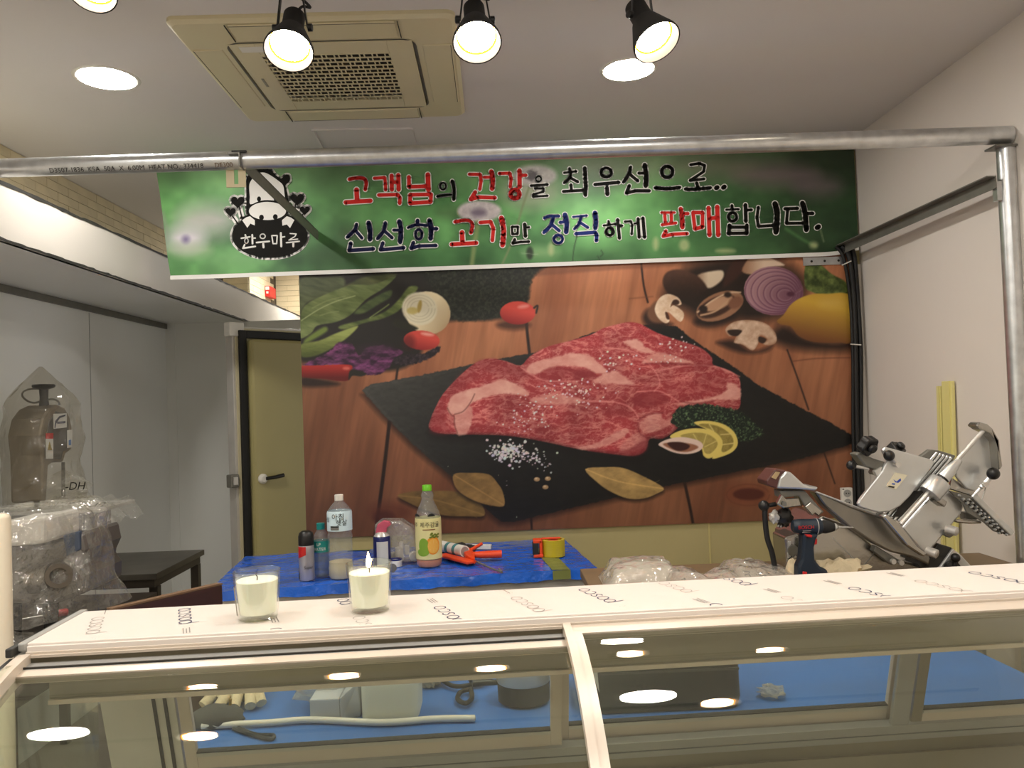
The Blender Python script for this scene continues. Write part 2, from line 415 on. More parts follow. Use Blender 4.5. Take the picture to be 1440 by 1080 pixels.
# ================================================================== printed mural
T256 = np.random.RandomState(7).rand(256, 256)
def vn(x, y, s=0):
    x = x+s*17.31; y = y+s*9.77
    xi = np.floor(x).astype(int); yi = np.floor(y).astype(int); u = x-xi; v = y-yi
    u = u*u*(3-2*u); v = v*v*(3-2*v); a = T256[xi & 255, yi & 255]; b = T256[(xi+1) & 255, yi & 255]; c = T256[xi & 255, (yi+1) & 255]; d = T256[(xi+1) & 255, (yi+1) & 255]
    return (a*(1-u)+b*u)*(1-v)+(c*(1-u)+d*u)*v
def fbm(x, y, s=0, o=4):
    r = 0; a = .5; t = 0
    for k in range(o): r = r+a*vn(x*2**k, y*2**k, s+k*3); t += a; a *= .55
    return r/t
def sdpoly(x, y, P):
    P = np.array(P); d = np.full(x.shape, 1e9); ins = np.zeros(x.shape, bool); n = len(P)
    for k in range(n):
        ax, ay = P[k]; bx, by = P[(k+1) % n]; ex, ey = bx-ax, by-ay; L2 = ex*ex+ey*ey+1e-9
        t = np.clip(((x-ax)*ex+(y-ay)*ey)/L2, 0, 1); d = np.minimum(d, (x-ax-ex*t)**2+(y-ay-ey*t)**2)
        c = ((ay > y) != (by > y)); ins ^= c & (x < ex*(y-ay)/(ey if abs(ey) > 1e-9 else 1e-9)+ax)
    return np.where(ins, -1, 1)*np.sqrt(d)
class Paint:
    def __init__(s, x, y): s.x = x; s.y = y; s.C = np.zeros(x.shape+(3,))
    def sub(s, P, pad):
        P = np.array(P); lo = P.min(0)-pad; hi = P.max(0)+pad
        return np.nonzero((s.x > lo[0]) & (s.x < hi[0]) & (s.y > lo[1]) & (s.y < hi[1]))[0]
    def poly(s, P, c, soft=1.2, op=1., sm=4, rag=0., rf=.3):
        if sm: P = spline(P, sm)
        i = s.sub(P, soft+rag+2); x, y = s.x[i], s.y[i]; d = sdpoly(x, y, P)
        if rag: d = d+rag*(fbm(x*rf, y*rf, 5)-.5)*2
        a = np.clip(.5-d/soft, 0, 1)*op
        cc = c(x, y, d) if callable(c) else np.broadcast_to(np.array(c, float), x.shape+(3,))
        s.C[i] = s.C[i]*(1-a[:, None])+cc*a[:, None]
    def oval(s, cx, cy, rx, ry, c, rot=0, **k):
        t = R(rot); P = [(cx+a*math.cos(t)-b*math.sin(t), cy+a*math.sin(t)+b*math.cos(t)) for a, b in ell(0, 0, rx, ry, 24)]
        s.poly(P, c, sm=0, **k)
    def line(s, P, w, c, soft=1.2, op=1.):
        P = spline(P, 5, False); i = s.sub(P, w+soft+2); x, y = s.x[i], s.y[i]; d = np.full(x.shape, 1e9)
        for (ax, ay), (bx, by) in zip(P[:-1], P[1:]):
            ex, ey = bx-ax, by-ay; t = np.clip(((x-ax)*ex+(y-ay)*ey)/(ex*ex+ey*ey+1e-9), 0, 1)
            d = np.minimum(d, np.hypot(x-ax-ex*t, y-ay-ey*t))
        a = np.clip(.5-(d-w/2)/soft, 0, 1)*op
        s.C[i] = s.C[i]*(1-a[:, None])+np.array(c, float)*a[:, None]
def mixc(a, b, t): t = np.clip(t, 0, 1)[..., None]; return np.array(a, float)*(1-t)+np.array(b, float)*t
def Z(pts, ox, oy, s): return [(ox+x/s, oy+y/s) for x, y in pts]
def proj(x, z, y):
    """picture coordinates of points on an upright plane: where the printed motif sits on the sheet"""
    P = np.stack([x, np.full_like(x, y), z-CZ], -1); m_ = np.array([list(r) for r in CM])
    c = P @ m_; return 720-F_PX*c[..., 0]/c[..., 2], 540+F_PX*c[..., 1]/c[..., 2]

def paint_mural(x, y):
    p = Paint(x, y)
    gx, gy = x+(y-540)*.18, y
    n = fbm(gx*.018, gy*.006, 1); n2 = fbm(gx*.16, gy*.012, 2, 3)
    lum = np.clip(1.12-(y-380)/420*.45+(np.abs(x-820) < 9999)*0-.18*np.clip((560-x)/140, 0, 1)*np.clip((y-480)/60, 0, 1), 0, 2)
    base = mixc((132, 76, 50), (186, 122, 84), n*1.3-.15); base = base*(lum*(.88+.22*n2))[:, None]
    p.C[:] = base
    dk = (36, 22, 18)
    for P, w in (([(548, 590), (540, 660), (527, 758)], 5), ([(560, 512), (557, 534)], 3), ([(738, 380), (740, 450), (745, 500)], 4), ([(901, 362), (905, 400), (911, 425)], 2.5),
                 ([(1107, 492), (1121, 530), (1137, 576)], 2), ([(1159, 637), (1174, 680)], 1.6), ([(963, 680), (970, 712), (977, 750)], 4), ([(747, 727), (748, 752)], 3)):
        p.line(P, w, dk, 2.)
    p.line([(1115, 508), (1150, 504), (1195, 503)], 1.5, (96, 54, 38), 2.5, .7); p.line([(885, 420), (918, 417)], 1.5, (110, 66, 46), 2.5, .6)
    p.line([(745, 378), (900, 366), (1195, 352)], 22, (118, 72, 52), 4, .55)
    p.oval(1052, 696, 33, 16, (120, 62, 40), soft=12, op=.6); p.oval(1053, 695, 22, 8.5, (74, 32, 24), soft=4, op=.9); p.line(ell(1052, 696, 30, 15, 20), 1.3, (96, 50, 34), 2, .6)
    p.oval(548, 720, 30, 14, (92, 46, 32), soft=14, op=.7); p.oval(540, 728, 16, 10, (70, 32, 26), soft=6, op=.7)
    # ---- upper left vegetables
    p.poly([(415, 360), (748, 360), (746, 392), (741, 425), (728, 442), (690, 450), (632, 452), (600, 470), (590, 500), (560, 520), (505, 520), (470, 505), (415, 500)], (30, 27, 23), soft=7)
    p.poly([(600, 372), (747, 368), (745, 400), (738, 428), (700, 446), (640, 450), (622, 420), (600, 395)], lambda X, Y, d: mixc((24, 26, 20), (62, 66, 50), (fbm(X*.35, Y*.35, 4, 3)-.35)*1.5), soft=5, rag=3)
    S4 = lambda q: Z(q, 420, 370, 5.683)
    leafc = lambda a, b, s: (lambda X, Y, d: mixc(a, b, fbm((X+Y*1.6)*.03, (Y-X*.35)*.16, s, 3)*1.5-.3))
    p.poly(S4([(5, 130), (200, 115), (360, 120), (340, 240), (150, 290), (60, 330), (0, 420)]), leafc((60, 68, 42), (98, 106, 70), 3), soft=5)
    p.poly(S4([(360, 200), (430, 150), (560, 100), (780, 90), (640, 180), (440, 230)]), leafc((58, 64, 36), (92, 96, 56), 8), soft=4)
    p.poly(S4([(10, 480), (50, 340), (250, 235), (430, 175), (600, 170), (775, 105), (680, 200), (540, 290), (420, 410), (300, 470), (150, 500), (100, 560), (10, 600)]), leafc((74, 88, 44), (124, 136, 80), 9), soft=2)
    p.line(S4([(20, 460), (160, 370), (300, 305), (450, 262)]), 1.3, (168, 178, 124), 1.5, .85); p.line(S4([(110, 360), (230, 300), (370, 265)]), 1, (150, 160, 106), 2, .6); p.line(S4([(170, 420), (250, 395), (320, 385)]), 1, (150, 160, 106), 2, .6)
    p.poly(S4([(440, 400), (560, 300), (730, 215), (735, 270), (640, 330), (520, 400)]), leafc((52, 66, 36), (96, 110, 62), 12), soft=3)
    p.poly(S4([(330, 500), (560, 440), (700, 380), (800, 290), (880, 190), (955, 195), (890, 280), (800, 380), (680, 440), (520, 480), (360, 530)]), leafc((66, 80, 36), (124, 136, 72), 14), soft=2.5)
    p.line(S4([(570, 436), (680, 360), (720, 330)]), 1.4, (150, 170, 90), 2, .8)
    p.poly(S4([(15, 650), (160, 620), (300, 560), (470, 500), (430, 560), (330, 640), (230, 700), (120, 745), (20, 745)]), lambda X, Y, d: mixc((150, 160, 84), (74, 84, 34), (Y-468)/30+.4*(fbm(X*.1, Y*.4, 5)-.5)), soft=2.5)
    p.poly(S4([(60, 600), (200, 510), (230, 540), (140, 600), (50, 640)]), (104, 122, 50), soft=4)
    pur = lambda X, Y, d: mixc((46, 22, 42), (128, 62, 112), (fbm(X*.10, Y*.22, 21, 4)-.32)*2.2)
    p.poly(S4([(760, 770), (860, 730), (1000, 720), (1130, 660), (1100, 730), (1000, 780), (880, 815), (770, 815)]), lambda X, Y, d: mixc((28, 22, 26), (74, 58, 66), (fbm(X*.3, Y*.3, 22)-.4)*2), soft=2, rag=2)
    p.poly(S4([(40, 820), (140, 760), (250, 700), (330, 630), (430, 650), (480, 740), (540, 680), (680, 655), (800, 690), (835, 720), (760, 770), (720, 840), (640, 890), (520, 895), (430, 870), (350, 815)]), pur, soft=2, rag=2)
    p.poly(S4([(470, 660), (640, 640), (760, 660), (700, 700), (560, 710), (500, 760)]), (44, 30, 40), soft=6, op=.6)
    p.poly(S4([(30, 910), (200, 930), (330, 965), (240, 985), (30, 985)]), (26, 18, 16), soft=7, op=.85)
    p.poly(S4([(10, 828), (180, 818), (400, 812), (428, 850), (405, 930), (330, 942), (200, 925), (10, 905)]), lambda X, Y, d: mixc((182, 44, 36), (96, 20, 20), (Y-513)/18+.0), soft=1.5)
    p.oval(487, 518, 5, 2.4, (226, 120, 104), soft=3, op=.7); p.poly(S4([(405, 870), (440, 850), (540, 880), (500, 905), (430, 900), (400, 935)]), (34, 32, 26), soft=2)
    # leek and tomatoes
    p.oval(602, 440, 32, 30, lambda X, Y, d: mixc((226, 208, 168), (176, 150, 112), (X-600)/46+(Y-440)/60), rot=25, soft=1.6)
    p.oval(590, 434, 25, 23, (222, 212, 182), soft=3, rot=20)
    for r_ in (22, 17.5, 13): p.line(ell(590, 434, r_, r_*.86, 22), .9, (184, 172, 136), 1.6, .7)
    p.oval(580, 437, 8, 5, (196, 176, 104), soft=3); p.oval(590, 431, 3, 9, (176, 150, 76), soft=2.5, rot=10)
    p.poly([(557, 448), (575, 455), (588, 462), (575, 464), (552, 458)], (34, 34, 22), soft=3)
    tom = lambda cx, cy, rx, ry: (lambda X, Y, d: mixc((206, 70, 58), (112, 20, 24), .15+((Y-cy)/ry)*.55-((X-cx)/rx)*.2))
    p.oval(593, 478.5, 25.5, 13.8, tom(593, 478, 25, 14), rot=4, soft=1.3); p.oval(601, 470, 9, 2.2, (240, 186, 172), soft=4, op=.75, rot=8); p.oval(575, 481, 9, 11, (70, 16, 18), soft=8, op=.5)
    p.oval(722, 457, 24, 7, (54, 30, 22), soft=8, op=.8)
    p.oval(728, 440, 25, 16.5, tom(728, 440, 25, 16), soft=1.3); p.oval(736, 431, 8, 2.6, (236, 160, 150), soft=4, op=.7, rot=-8); p.line([(751, 433), (756, 430), (754, 440)], 2.6, (44, 34, 28), 1.5)
    # ---- slate
    slate = [(509, 549), (520, 541), (600, 526), (670, 511), (760, 494), (850, 462), (918, 456), (952, 459), (982, 483), (1028, 513), (1066, 541), (1123, 572), (1172, 597), (1199, 612), (1199, 624), (1130, 644), (1073, 656), (929, 685), (800, 715), (722, 734), (704, 733), (690, 722), (668, 700), (631, 667), (583, 627), (542, 586)]
    p.poly([(a-2, b+6) for a, b in slate], (40, 24, 18), soft=8, op=.7, sm=0)
    p.poly(slate, lambda X, Y, d: (mixc((66, 66, 61), (22, 21, 20), (X-510)/300+(Y-540)/400)*(.86+.28*fbm(X*.12, Y*.25, 30))[:, None])*(1+.25*np.clip(1-np.abs(d+3)/3, 0, 1)*(fbm(X*.4, Y*.4, 31)))[:, None], soft=1.5, sm=0, rag=1.6, rf=.25)
    # ---- meat
    MO = [(603, 601), (606, 588), (610, 578), (623, 554), (647, 528), (669, 510), (690, 504), (712, 508), (732, 514), (745, 501), (769, 488), (794, 481), (830, 471), (847, 462), (868, 456), (885, 453), (902, 456), (924, 468), (952, 478), (985, 489), (1001, 503), (1003, 513), (1026, 521), (1040, 533), (1041, 554), (1040, 573), (1024, 579), (975, 578), (958, 580), (953, 602), (932, 617), (914, 617), (908, 633), (891, 641), (851, 637), (810, 631), (769, 622), (737, 616), (702, 612), (651, 611), (616, 609)]
    p.poly([(a+1, b+9) for a, b in MO if 1], (18, 14, 14), soft=14, op=.75)
    def meat(X, Y, d):
        wx = X+10*(fbm(X*.03, Y*.03, 40)-.5)*2; wy = Y+8*(fbm(X*.03, Y*.03, 41)-.5)*2
        r1 = np.abs(fbm(wx*.05, wy*.13, 42, 4)-.5)*2; r2 = np.abs(fbm(wx*.16, wy*.30, 43, 3)-.5)*2
        c = mixc((214, 132, 120), (158, 52, 56), np.clip(r1*5.2, 0, 1)*.75+.25); c = c*(1-.0) ; v = np.clip(1-r2*6, 0, 1)*.45
        c = c*(1-v[:, None])+np.array((214, 140, 130))*v[:, None]
        c = c*(.80+.42*fbm(X*.02, Y*.028, 44))[:, None]
        return c*(1-.30*np.clip(1-np.abs(d)/5, 0, 1)*np.clip((Y-560)/40, 0, 1))[:, None]
    p.poly(MO, meat, soft=1.4, sm=3)
    fatc = lambda X, Y, d: mixc((236, 180, 162), (214, 142, 128), fbm(X*.09, Y*.12, 50)*1.2-.1)
    ZA = lambda q: Z(q, 590, 440, 4.908); ZB = lambda q: Z(q, 810, 440, 4.911)
    dkm = (132, 38, 44)
    for q, o_ in (([(390, 345), (480, 320), (640, 355), (780, 430), (820, 470), (700, 440), (560, 420), (450, 400)], .35), ([(820, 420), (900, 375), (1010, 375), (1040, 400), (960, 470), (850, 470)], .5), ([(1040, 380), (1178, 400), (1178, 440), (1060, 440)], .5), ([(180, 560), (260, 440), (330, 400), (420, 440), (330, 500), (210, 600)], .35), ([(70, 790), (150, 600), (185, 660), (180, 760), (235, 830), (110, 840)], .45)):
        p.poly(ZA(q), dkm, soft=6, op=o_)
    for q, o_ in (([(385, 600), (450, 548), (560, 545), (635, 580), (640, 620), (540, 650), (430, 640)], .7), ([(0, 400), (130, 395), (120, 440), (0, 470)], .6), ([(420, 100), (560, 170), (760, 200), (920, 290), (930, 340), (800, 310), (620, 230), (480, 180)], .35), ([(600, 500), (800, 460), (1000, 440), (1040, 480), (900, 560), (730, 600)], .3), ([(200, 640), (330, 640), (420, 700), (330, 720), (200, 700)], .3)):
        p.poly(ZB(q), dkm, soft=6, op=o_)
    for q, o_ in (([(192, 655), (225, 575), (330, 532), (450, 500), (570, 458), (660, 490), (745, 540), (740, 572), (600, 558), (450, 585), (355, 630), (285, 700), (215, 692)], 1), ([(248, 705), (350, 640), (365, 720), (330, 830), (262, 838), (245, 770)], .8), ([(735, 390), (800, 338), (950, 302), (1060, 275), (1178, 318), (1178, 372), (1020, 366), (900, 375), (815, 420), (760, 420)], .9), ([(760, 600), (900, 560), (1100, 590), (1080, 625), (850, 630)], .7)):
        p.poly(ZA(q), fatc, soft=3, op=o_, rag=1.5)
    for q, o_ in (([(-40, 290), (90, 290), (150, 340), (215, 400), (150, 422), (60, 372), (-40, 350)], .9), ([(115, 482), (170, 430), (270, 402), (350, 450), (405, 497), (250, 490)], .8), ([(330, 200), (420, 183), (480, 235), (545, 270), (480, 277), (400, 250)], .9), ([(460, 335), (560, 272), (700, 302), (810, 348), (600, 338), (470, 352)], .75), ([(715, 622), (900, 592), (1030, 545), (1050, 480), (1132, 520), (1130, 590), (1060, 602), (980, 596), (860, 622), (740, 632)], .85), ([(440, 760), (560, 690), (620, 740), (690, 700), (640, 780), (480, 830)], .6), ([(0, 930), (130, 900), (330, 800), (360, 830), (250, 900), (100, 945)], .7), ([(380, 850), (450, 830), (490, 890), (430, 950), (300, 950)], .45)):
        p.poly(ZB(q), fatc, soft=3, op=o_, rag=1.5)
    for q in (ZB([(0, 598), (150, 612), (260, 615), (370, 650), (428, 720), (430, 790)]), ZB([(420, 545), (560, 538), (640, 570), (720, 620)]), ZB([(570, 400), (760, 365), (960, 370), (1130, 440)]), ZA([(700, 375), (780, 430), (880, 470), (1100, 470)]), ZB([(200, 240), (400, 270), (520, 370), (580, 480), (540, 540)])): p.line(q, 1.6, (226, 140, 132), 2, .75)
    for q in (ZA([(190, 655), (215, 700), (240, 720), (240, 770), (262, 830)]), ZA([(240, 700), (300, 680), (350, 620), (380, 560)])): p.line(q, 1.4, (112, 60, 52), 1.6, .75)
    for q in (ZB([(432, 740), (500, 700), (600, 690)]), ZB([(505, 870), (440, 830), (430, 760)]), ZB([(720, 612), (820, 625), (950, 610)]), ZB([(480, 352), (640, 350), (850, 362), (945, 362)])): p.line(q, 2, (112, 30, 36), 2.5, .6)
    p.poly(ZB([(380, 930), (470, 880), (500, 900), (480, 960), (400, 990), (250, 975), (100, 955), (100, 940), (300, 950)]), (120, 34, 40), soft=4, op=.6)
    # ---- salt
    r = random.Random(3)
    def grains(n, cx, cy, sx, sy, lo, hi, c=(240, 222, 216)):
        for _ in range(n):
            a, b, s_ = r.gauss(cx, sx), r.gauss(cy, sy), r.uniform(lo, hi); t = r.uniform(0, 6.28)
            p.poly([(a+s_*r.uniform(.7, 1.2)*math.cos(t+k*1.26), b+s_*r.uniform(.6, 1.)*math.sin(t+k*1.26)) for k in range(5)], tuple(v*r.uniform(.86, 1) for v in c), soft=1., sm=0)
    grains(70, 745, 585, 17, 15, .7, 1.8); grains(55, 800, 552, 26, 9, .8, 2.); grains(26, 865, 505, 16, 8, .8, 2.); grains(20, 945, 485, 12, 5, .8, 2.2); grains(26, 822, 545, 18, 12, .7, 1.6); grains(14, 940, 505, 14, 4, .8, 1.8)
    grains(130, 712, 635, 11, 7.5, 1.1, 2.9, (226, 220, 216)); grains(45, 738, 640, 17, 8, .9, 2.5, (226, 220, 216)); grains(16, 760, 650, 14, 9, .6, 1.6, (226, 220, 216))
    # ---- parsley, lemon slices, mushroom slice, peppercorns
    p.poly(ZB([(655, 730), (720, 650), (880, 632), (1020, 650), (1130, 680), (1210, 740), (1295, 830), (1190, 885), (1110, 870), (1000, 770), (860, 770), (740, 800), (670, 770)]), lambda X, Y, d: mixc((20, 30, 22), (112, 138, 92), (fbm(X*.45, Y*.5, 60, 3)-.5)*2.6), soft=2, rag=3)
    lem = [(814, 760), (900, 745), (1010, 765), (1090, 820), (1118, 900), (1080, 960), (990, 998), (940, 1000), (1000, 900), (930, 820)]
    p.poly(ZB(lem), (222, 198, 102), soft=1.3); p.poly(ZB([(850, 775), (900, 765), (1000, 790), (1075, 850), (1085, 915), (1040, 955), (1005, 955), (1010, 880), (950, 815)]), lambda X, Y, d: mixc((122, 104, 44), (170, 150, 76), fbm(X*.3, Y*.3, 61)), soft=1.3)
    for q in ([(920, 770), (950, 815)], [(1000, 840), (1075, 835)], [(1010, 910), (1090, 900)]): p.line(ZB(q), 1.4, (222, 200, 120), 1.4)
    lem2 = [(650, 860), (700, 820), (800, 798), (910, 805), (990, 850), (1012, 910), (980, 970), (920, 1005), (880, 985), (860, 930), (760, 900)]
    p.poly(ZB(lem2), (224, 200, 104), soft=1.3); p.poly(ZB([(720, 850), (800, 828), (900, 835), (965, 875), (975, 920), (930, 970), (890, 965), (870, 920), (800, 880)]), lambda X, Y, d: mixc((150, 130, 62), (184, 164, 88), fbm(X*.3, Y*.3, 62)), soft=1.3)
    for q in ([(810, 835), (850, 900)], [(900, 840), (880, 910)], [(970, 885), (890, 925)]): p.line(ZB(q), 1.2, (214, 192, 112), 1.4)
    p.poly(ZB([(570, 905), (640, 870), (740, 858), (840, 880), (878, 915), (850, 955), (770, 975), (680, 965), (600, 930)]), (226, 196, 180), soft=1.3)
    p.poly(ZB([(600, 905), (700, 895), (800, 905), (845, 930), (770, 960), (680, 950)]), (150, 96, 70), soft=2); p.poly(ZB([(630, 900), (720, 892), (785, 915), (760, 945), (690, 950)]), (58, 28, 24), soft=2)
    for a, b in ((755, 674), (770.5, 673), (767, 685)): p.oval(a, b, 4.2, 3, (170, 136, 96), soft=1.2); p.oval(a-1, b-1, 1.6, 1, (214, 190, 150), soft=1.5)
    grains(5, 700, 690, 40, 22, .5, 1.1)
    # ---- bay leaves
    def leaf(P, c, rib, sd):
        p.poly([(a, b+4) for a, b in P], (20, 14, 12), soft=6, op=.7)
        p.poly(P, lambda X, Y, d: np.array(c)*(.78+.44*fbm(X*.08, Y*.12, sd))[:, None], soft=1.4); p.line(rib, 1.3, tuple(min(255, v*1.35) for v in c), 1.6, .8)
        a0, a1 = np.array(rib[0]), np.array(rib[-1])
        for k in range(1, 6):
            q = a0+(a1-a0)*k/6; p.line([tuple(q), tuple(q+np.array((13, -7)))], .7, tuple(v*1.15 for v in c), 1.4, .5); p.line([tuple(q), tuple(q+np.array((11, 9)))], .7, tuple(v*1.15 for v in c), 1.4, .5)
    leaf([(823, 660), (850, 657), (876, 658), (905, 670), (933, 686), (924, 694), (905, 701), (883, 701), (860, 692), (842, 680)], (166, 134, 80), [(824, 660), (870, 677), (932, 687)], 70)
    leaf([(559, 697), (580, 691), (605, 690), (640, 691), (660, 699), (676, 708), (681, 725), (655, 726), (627, 725), (600, 718), (577, 708)], (112, 86, 48), [(560, 697), (615, 704), (680, 724)], 71)
    leaf([(638, 667), (660, 665), (687, 667), (700, 680), (707, 692), (709, 711), (692, 711), (672, 706), (652, 696), (640, 684)], (134, 102, 58), [(640, 669), (675, 690), (708, 710)], 72)
    # ---- upper right
    Z3 = lambda q: Z(q, 890, 350, 4.5)
    p.poly(Z3([(190, 300), (330, 120), (560, 60), (780, 60), (1000, 110), (1100, 250), (960, 420), (760, 460), (620, 450), (480, 480), (340, 400)]), (28, 20, 16), soft=22, op=.95)
    p.poly(Z3([(960, 480), (1100, 560), (1300, 590), (1380, 560), (1380, 640), (1100, 640), (920, 600), (880, 540)]), (28, 18, 14), soft=16, op=.95)
    p.poly(Z3([(570, 240), (610, 110), (700, 40), (770, 25), (730, 110), (640, 200)]), (58, 32, 24), soft=5)
    p.poly(Z3([(690, 140), (740, 50), (790, 30), (960, 100), (870, 115), (770, 160)]), lambda X, Y, d: mixc((142, 96, 66), (222, 194, 168), (X-1040)/34), soft=2.5)
    p.poly(Z3([(410, 165), (540, 135), (575, 150), (560, 200), (490, 248), (440, 225)]), lambda X, Y, d: mixc((128, 92, 68), (214, 192, 164), (X-976)/20), soft=3)
    p.poly(Z3([(188, 200), (220, 145), (300, 132), (400, 165), (465, 235), (450, 280), (380, 310), (280, 310), (210, 265)]), lambda X, Y, d: mixc((82, 52, 38), (40, 26, 20), (Y-385)/34+.3*fbm(X*.2, Y*.2, 80)), soft=3)
    pale = lambda X, Y, d: mixc((226, 196, 170), (176, 136, 108), fbm(X*.14, Y*.14, 81)*1.3-.2+np.clip((d+3)/6, 0, .5))
    p.poly(Z3([(60, 430), (100, 380), (150, 440), (250, 475), (180, 500), (90, 490)]), (34, 20, 16), soft=8, op=.9)
    p.poly(Z3([(90, 400), (150, 330), (170, 420), (190, 465), (120, 460)]), (112, 74, 52), soft=4)
    p.poly(Z3([(138, 380), (165, 315), (220, 285), (285, 308), (308, 350), (272, 355), (250, 335), (238, 368), (262, 358), (322, 405), (300, 462), (228, 402), (204, 412), (232, 452), (205, 470), (160, 436)]), lambda X, Y, d: mixc((240, 216, 188), (206, 166, 132), fbm(X*.16, Y*.16, 82)*1.3-.2), soft=1.5)
    p.oval(890+272/4.5, 350+338/4.5, 5, 4, (60, 36, 26), soft=2); p.poly(Z3([(205, 400), (222, 408), (232, 445), (212, 440)]), (70, 40, 28), soft=1.5)
    p.oval(890+520/4.5, 350+440/4.5, 30, 10, (26, 16, 14), soft=9, op=.9, rot=-10)
    p.oval(890+550/4.5, 350+362/4.5, 35, 19, (150, 106, 78), rot=-22, soft=2); p.oval(890+530/4.5, 350+365/4.5, 29, 13, (60, 36, 26), rot=-24, soft=3)
    p.oval(890+545/4.5, 350+345/4.5, 21, 8, (184, 140, 108), rot=-24, soft=3); p.line(Z3([(410, 400), (500, 330), (600, 280), (680, 275)]), 2.2, (214, 178, 144), 2); p.line(Z3([(430, 420), (520, 395), (600, 330)]), 2.6, (190, 150, 116), 2); p.oval(890+445/4.5, 350+380/4.5, 6, 5, (34, 20, 16), soft=3); p.oval(890+600/4.5, 350+290/4.5, 5, 4, (40, 24, 18), soft=3)
    p.oval(890+650/4.5, 350+340/4.5, 11, 8, (124, 80, 58), rot=-30, soft=4)
    p.poly(Z3([(530, 590), (640, 580), (760, 650), (880, 610), (840, 650), (700, 660), (580, 620)]), (34, 20, 16), soft=8, op=.9)
    p.poly(Z3([(585, 508), (640, 462), (740, 450), (840, 472), (900, 530), (908, 588), (865, 610), (822, 600), (852, 572), (805, 548), (790, 605), (755, 642), (695, 606), (640, 592), (655, 548), (610, 552)]), pale, soft=1.5)
    p.poly(Z3([(598, 518), (640, 510), (690, 516), (670, 545), (650, 552), (615, 545)]), (44, 28, 22), soft=2); p.poly(Z3([(800, 555), (845, 570), (825, 598), (795, 585)]), (50, 32, 24), soft=2)
    p.oval(1088, 409, 42, 34.5, lambda X, Y, d: mixc((168, 124, 130), (122, 78, 94), (X-1070)/50+(Y-400)/90), soft=1.4, rot=6)
    for k, r_ in enumerate((40, 35, 29.5, 24, 18, 12)): p.line(ell(1088+k*3.2, 409+k*1.2, r_, r_*.80, 26), 1.2, (96, 52, 78), 1.6, .75); p.line(ell(1088+k*3.2, 409+k*1.2, r_-2.4, (r_-2.4)*.80, 26), 1., (190, 156, 164), 2., .35)
    p.oval(1112, 413.5, 5.5, 3.5, (86, 40, 60), soft=3)
    p.poly(Z3([(1095, 95), (1180, 98), (1260, 160), (1352, 215), (1350, 300), (1200, 290), (1130, 272), (1088, 235)]), lambda X, Y, d: mixc((44, 58, 22), (134, 150, 76), (fbm(X*.13, Y*.13, 90)-.2)*1.6), soft=2)
    p.poly(Z3([(912, 455), (950, 422), (1010, 342), (1110, 292), (1230, 284), (1385, 305), (1385, 575), (1300, 592), (1150, 590), (1050, 552), (1000, 492), (935, 478)]), lambda X, Y, d: mixc((212, 168, 58), (112, 64, 34), (Y-420)/56+(1120-X)/260), soft=1.8)
    p.oval(1168, 426, 16, 7, (224, 186, 96), soft=14, op=.5)
    return p.C

PRINT_GAIN = 1.0
def printed_sheet(name, xa, xb, za, zb, y, nx, nz, fn, thick, label, cat, m, edge=None, shape=None):
    """flat printed sheet: a fine grid that carries the print as a colour attribute, with a real back and rim"""
    u = np.linspace(0, 1, nx+1); w = np.linspace(0, 1, nz+1); U, W = np.meshgrid(u, w, indexing='ij')
    Xs = xa+(xb-xa)*U; Zs = za+(zb-za)*W; Ys = np.full_like(Xs, y)
    if shape: Xs, Ys, Zs = shape(U, W)
    px, py = proj(Xs.ravel(), Zs.ravel(), y)
    C = np.clip(fn(px, py), 0, 255); g_ = C.mean(1, keepdims=True); C = (C*.98+g_*.02)*.97+3
    C = np.clip(s2l(C)*PRINT_GAIN, 0, .95)
    co = np.stack([Xs.ravel(), Ys.ravel(), Zs.ravel()], -1); n = (nx+1)*(nz+1)
    i = np.arange(n).reshape(nx+1, nz+1)
    fq = np.stack([i[:-1, :-1], i[1:, :-1], i[1:, 1:], i[:-1, 1:]], -1).reshape(-1, 4)
    me = bpy.data.meshes.new(name); me.vertices.add(n); me.vertices.foreach_set('co', (co-co.mean(0)).ravel())
    me.loops.add(fq.size); me.loops.foreach_set('vertex_index', fq.ravel()); me.polygons.add(len(fq)); me.polygons.foreach_set('loop_start', np.arange(len(fq))*4)
    try: me.polygons.foreach_set('loop_total', np.full(len(fq), 4))
    except Exception: pass
    me.update(calc_edges=True)
    at = me.color_attributes.new('print', 'FLOAT_COLOR', 'POINT'); at.data.foreach_set('color', np.concatenate([C, np.ones((n, 1))], 1).ravel())
    me.materials.append(m); me.polygons.foreach_set('use_smooth', [True]*len(me.polygons))
    o = bpy.data.objects.new(name, me); col.objects.link(o); o.location = co.mean(0); ROOTS[o.name] = Matrix.Translation(Vector(co.mean(0)))
    if label: tag(o, label, cat)
    return o
M['print'] = printmat('poster_print', .42, .35)
mz0, mz1 = aY(430, 757, YB).z, 2.30
mxa, mxb = -.905, aY(1198, 500, YB).x
mural = thing('food_mural', (.4, YB, mz0), 'large printed mural of raw marbled steak on a black slate board', 'mural')
sheet = printed_sheet('printed_sheet', mxa, mxb, mz0, mz1, YB-.0125, 800, 400, paint_mural, 0, None, None, M['print'])
sheet.parent = mural; sheet.location = Vector(sheet.location)-Vector(mural.location)
MB().box(mxa, mxb, YB-.012, YB-.002, mz0, mz1).build('backing_board', M['whitepl'], mural)

